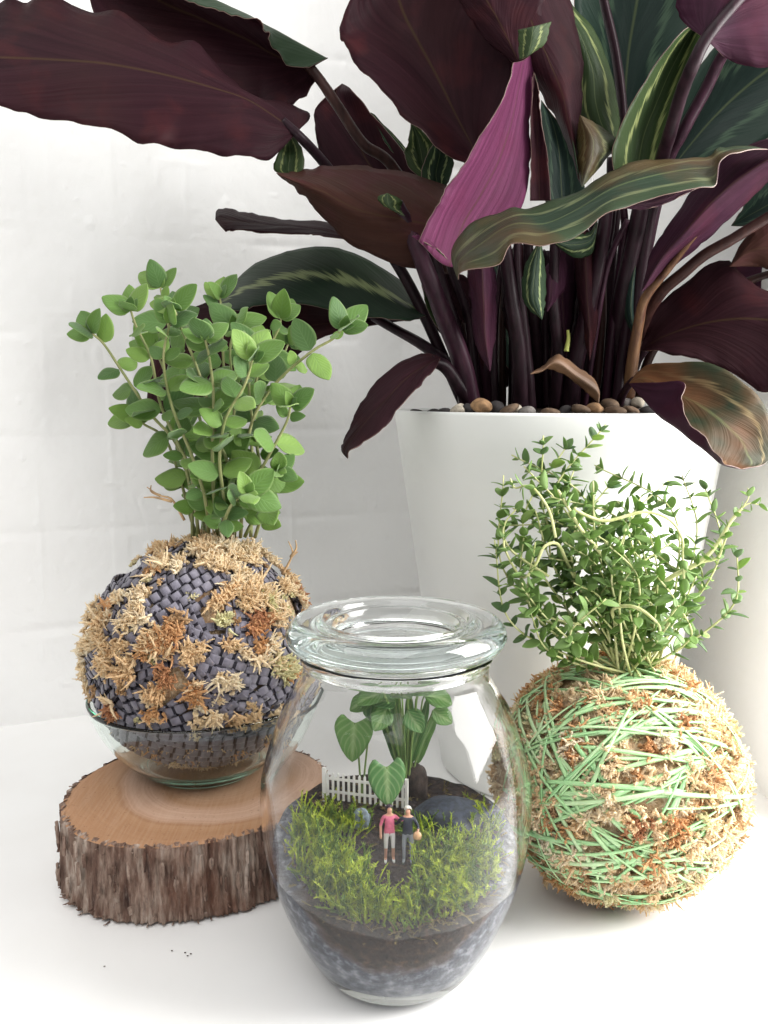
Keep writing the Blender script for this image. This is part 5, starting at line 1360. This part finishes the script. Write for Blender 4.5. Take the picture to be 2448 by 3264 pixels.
# ---- picket fence
M_white = plain('fence_paint', (.80, .79, .76), .5, 300, .06)
def boxv(x0, x1, y0, y1, z0, z1):
    V = np.array([(x, y, z) for x in (x0, x1) for y in (y0, y1) for z in (z0, z1)], dtype=float)
    return V, [(0, 1, 3, 2), (4, 6, 7, 5), (0, 4, 5, 1), (2, 3, 7, 6), (0, 2, 6, 4), (1, 5, 7, 3)]
def fence_at(x0, y0, x1, y1, npk, label):
    g0 = J(x0, y0); f = thing('picket_fence', tuple(g0), label, 'fence', None)
    dx, dy = x1 - x0, y1 - y0; L = math.hypot(dx, dy); ang_ = math.atan2(dy, dx)
    Rm = np.array(((math.cos(ang_), -math.sin(ang_), 0), (math.sin(ang_), math.cos(ang_), 0), (0, 0, 1)))
    def add(name, V, F): return mk(name, V @ Rm.T + g0, F, M_white, f, smooth=False)
    H = .0150; zb = .001
    w = .0011
    pv = np.array([(-w / 2, -.0004, zb), (w / 2, -.0004, zb), (w / 2, -.0004, H - .001), (0, -.0004, H), (-w / 2, -.0004, H - .001)])
    pk_v = np.concatenate([pv, pv + np.array((0, .0007, 0))])
    pk_f = [(0, 1, 2, 3, 4), (9, 8, 7, 6, 5)] + [(i, i + 5, (i + 1) % 5 + 5, (i + 1) % 5) for i in range(5)]
    for i in range(npk):
        add('picket', pk_v + np.array((.0025 + (L - .0035) * i / (npk - 1), 0, 0)), pk_f)
    add('post', *boxv(-.0002, .0016, -.0007, .0010, -.002, H + .0018))
    add('post', *boxv(L, L + .0015, -.0007, .0010, -.002, H + .0004))
    for z in (.0042, .0108): add('rail', *boxv(.0012, L + .0002, .0003, .0010, z, z + .0012))
fence_at(-.0345, .029, .0045, .019, 15, 'tiny white picket fence behind the figurines inside the jar')

# ---- stones
def stone(name, loc, size, col, label, seed, grp=None):
    bm = bmesh.new(); bmesh.ops.create_icosphere(bm, subdivisions=4, radius=1)
    V = np.array([v.co[:] for v in bm.verts]); F = [tuple(v.index for v in f.verts) for f in bm.faces]; bm.free()
    V = V * (1 + .5 * (fbm(V[:, 0] * 1.5 + seed, V[:, 1] * 1.5, V[:, 2] * 1.5, 3) - .5))[:, None] * np.array(size) + np.array(loc)
    a = NT('stone_' + str(seed)); f = a.noise(500, 4, a.co())
    a.set(a.ramp(f, [(.35, tuple(x * .55 for x in col)), (.7, tuple(min(1, x * 1.5) for x in col))]), .7); a.bump(f, .5, .001)
    o = mk(name, V, F, a.m); tag(o, label, 'stone', grp)
stone('stone', J(-.0155, .012, .0025), (.0042, .0035, .0062), (.22, .27, .31), 'upright pale blue-grey stone below the picket fence', 3)
stone('stone', J(.027, .016, .001), (.018, .014, .0085), (.032, .040, .058), 'large dark slate stone at the back of the jar beside the figurines', 5)
stone('stone', J(.010, .036, .006), (.007, .004, .011), (.030, .018, .012), 'dark brown upright wood knob behind the fence in the jar', 7)

# ---- small plants in the jar
a = NT('jar_leaf'); uv = a.t.nodes.new('ShaderNodeUVMap'); uv.uv_map = 'UVMap'
sp = a.n('ShaderNodeSeparateXYZ'); a.l(uv.outputs[0], sp.inputs[0])
vv = a.math('ABSOLUTE', a.math('SUBTRACT', a.math('MULTIPLY', sp.outputs[1], 2), 1))
oi = a.t.nodes.new('ShaderNodeObjectInfo')
c = a.ramp(oi.outputs['Random'], [(0, (.06, .18, .045)), (1, (.14, .30, .06))])
midf = a.math('MULTIPLY', a.math('SUBTRACT', a.math('ADD', .10, a.math('MULTIPLY', a.noise(160, 2, a.co()), .25)), vv), 5, clamp=True)
c = a.mix(a.math('MULTIPLY', a.noise(260, 3, a.co()), .6), c, (.03, .10, .025))
c = a.mix(a.math('MULTIPLY', midf, .6), c, (.34, .44, .20))
pj = a.math('SUBTRACT', a.math('MULTIPLY', sp.outputs[0], 5.0), a.math('MULTIPLY', vv, 3.0))
vj = a.math('POWER', a.math('ABSOLUTE', a.math('SINE', a.math('MULTIPLY', pj, 3.14))), 9.0)
c = a.mix(a.math('MULTIPLY', vj, .35), c, (.36, .46, .22)); a.bump(vj, .3, .0004)
a.set(c, .4); a.translucent(a.mix(.5, c, (.2, .4, .05)), .3); M_jl = a.m
def heart_mesh(L, W, nu=13, nv=11, cup=.25, droop=.25):
    V, U = [], []
    for i in range(nu):
        u = i / (nu - 1)
        w = W * .5 * (math.sin(math.pi * min(1, (u + .10) / 1.10) ** .62) ** .75 if i < nu - 1 else 0)
        for j in range(nv):
            v = -1 + 2 * j / (nv - 1)
            lob = -.28 * L * (abs(v) ** 1.3) * (1 - u) ** 2 * (1 if abs(v) < .98 else .7)
            V.append((L * u + lob, w * v, -droop * L * u * u + cup * w * abs(v) ** 1.5)); U.append((u, v * .5 + .5))
    n = len(V); V2 = [(x, y, z - .0002) for x, y, z in V]; F = []
    for i in range(nu - 1):
        for j in range(nv - 1):
            q = (i * nv + j, (i + 1) * nv + j, (i + 1) * nv + j + 1, i * nv + j + 1); F += [q, tuple(x + n for x in reversed(q))]
    for i in range(nu - 1):
        for j in (0, nv - 1):
            p_, q_ = i * nv + j, (i + 1) * nv + j; F.append((p_, p_ + n, q_ + n, q_) if j == 0 else (p_, q_, q_ + n, p_ + n))
    for j in range(nv - 1): F.append((j, j + 1, j + 1 + n, j + n))
    me = bpy.data.meshes.new('leaf'); me.from_pydata(V + V2, [], F); me.materials.append(M_jl)
    me.polygons.foreach_set('use_smooth', [True] * len(F))
    l = me.uv_layers.new(name='UVMap'); idx = np.zeros(len(me.loops), dtype=np.int32); me.loops.foreach_get('vertex_index', idx)
    l.data.foreach_set('uv', np.array(U + U, dtype=np.float32)[idx].ravel()); me.update(); return me
HEART = [heart_mesh(.0125, .0125, cup=random.uniform(-.1, .3), droop=random.uniform(0, .3)) for i in range(4)]
LANCE = [small_leaf_mesh('leaf', .034, .0056, M_jl, 1.0, .4, .12, 11, 5, .0002) for i in range(3)]
M_js = stem_mat('jar_plant_stem', (.10, .17, .05), (.20, .28, .09))
def jar_plant(x, y, label, leaves):
    g = J(x, y); t = thing('seedling', tuple(g), label, 'plant')
    for (lx, ly, lz, xd, zh, sc, me) in leaves:
        e = np.array((JAR[0] + lx, JAR[1] + ly, lz))
        if me in HEART or me in OVAL:
            B = cr(np.array([g + np.array((0, 0, -.002)), g * .5 + e * .5 + np.array((0, 0, .004)), e]), 12)
            V, F = tube(B, np.linspace(.0006, .0004, 12), 6); mk('stem', V, F, M_js, t)
        put_leaf(me, t, e, xd, zh, sc)
OVAL = [small_leaf_mesh('leaf', .0125, .0108, M_jl, 1.0, .3, .15, 9, 7, .0002) for i in range(3)]
F_ = (0, -1, .35)
# leaf stands before the fence
jar_plant(-.001, .010, 'young plant with one heart shaped leaf in front of the picket fence', [(-.0040, .004, .0915, (.05, -.25, -1), (.25, -1, .25), 1.38, HEART[0])])
jar_plant(-.016, .034, 'pale veined heart leaved plant behind the left end of the picket fence', [(-.0190, .026, .1035, (-.1, -.2, -1), (-.2, -1, .3), 1.5, HEART[1]), (-.010, .030, .1120, (.6, -.2, -.7), (.2, -1, .5), 1.1, HEART[2])])
jar_plant(.006, .036, 'tall bushy plant with lance leaves reaching up to the jar neck', [
    (.006, .034, .078, (.05, -.1, 1), (.3, -1, 0), 1.15, LANCE[0]), (.008, .034, .080, (.22, -.1, 1), (-.3, -1, 0), 1.0, LANCE[1]), (.004, .034, .080, (-.12, -.1, 1), (.1, -1, 0), 1.2, LANCE[2]), (.010, .036, .078, (.38, 0, 1), (0, -1, .2), .95, LANCE[0]), (.002, .036, .078, (-.3, 0, 1), (0, -1, .2), 1.0, LANCE[1]),
    (.000, .030, .112, (-.8, -.3, .2), (0, -.6, 1), 1.0, OVAL[0]), (.002, .028, .117, (.2, -.6, .2), (0, -.7, 1), 1.05, OVAL[1]), (-.006, .030, .118, (-.7, -.4, -.2), (0, -.8, 1), 1.1, OVAL[2]), (-.010, .032, .114, (-.9, -.2, -.3), (0, -.7, 1), 1.0, OVAL[0]), (.008, .030, .120, (.5, -.5, .1), (0, -.8, .9), 1.0, OVAL[1]),
    (.014, .032, .116, (.9, -.2, -.2), (0, -.8, .9), 1.1, OVAL[2]), (.018, .032, .108, (.8, -.2, -.5), (0, -1, .6), .9, OVAL[0]), (-.004, .028, .110, (-.3, -.5, -.4), (0, -1, .5), 1.0, OVAL[1]), (.006, .028, .109, (.4, -.5, -.5), (0, -1, .5), 1.0, OVAL[2]), (-.013, .030, .120, (-.6, -.4, .3), (0, -.6, 1), .8, OVAL[1]), (.011, .028, .124, (.3, -.5, .5), (0, -.8, .8), .8, OVAL[0]),
    (.000, .026, .1315, (-.5, -.5, .3), (0, -.8, .8), .95, OVAL[1]), (.006, .024, .1335, (.6, -.5, .2), (0, -.8, .8), .95, OVAL[2]), (-.008, .024, .1310, (-.6, -.3, .5), (0, -.8, .8), .8, OVAL[0]), (.012, .022, .1320, (.5, -.4, .3), (0, -.9, .6), .8, OVAL[1]), (.002, .020, .1350, (.1, -.8, -.1), (0, -.7, 1), .9, OVAL[2])])
# bush beside the figures
sh = []
for i in range(60):
    d = np.array((rr.normal(0, .5), rr.normal(0, .4), 1)); d /= np.linalg.norm(d)
    sh.append((J(.0095 + rr.normal() * .002, .006 + rr.normal() * .002, 0), d, rr.uniform(.006, .013), .0003, rr))
parts = []
for it in sh: parts += sprig(*it)
V, F = merge(parts); o = mk('shrub', V, F, jmoss('shrub_green', (.05, .12, .02), (.16, .27, .05), (.2, .3, .05)), smooth=False)
tag(o, 'tiny airy green shrub beside the white haired figurine', 'shrub')

# ------------------------------------------------------------------ crumbs on the table
crumb = plain('crumb', (.06, .04, .03), .9)
for i, (px, py) in enumerate([(333, 3080), (548, 3030), (590, 3036), (598, 3046), (608, 3040), (2412, 2652)]):
    b = P(px, py, .4); o3 = np.array((0, 0, CAM_Z)); d3 = b - o3; p = o3 + d3 * (-(CAM_Z - .0006) / d3[2])
    bm = bmesh.new(); bmesh.ops.create_icosphere(bm, subdivisions=1, radius=.0004)
    V = np.array([v.co[:] for v in bm.verts]) * np.array((1.4, .8, .7)) + p; F = [tuple(v.index for v in f.verts) for f in bm.faces]; bm.free()
    o = mk('crumb', V, F, crumb, smooth=False); tag(o, 'tiny dark soil crumb on the white table, %s from the left' % ORD[i], 'crumb', 'soil crumbs on the table')
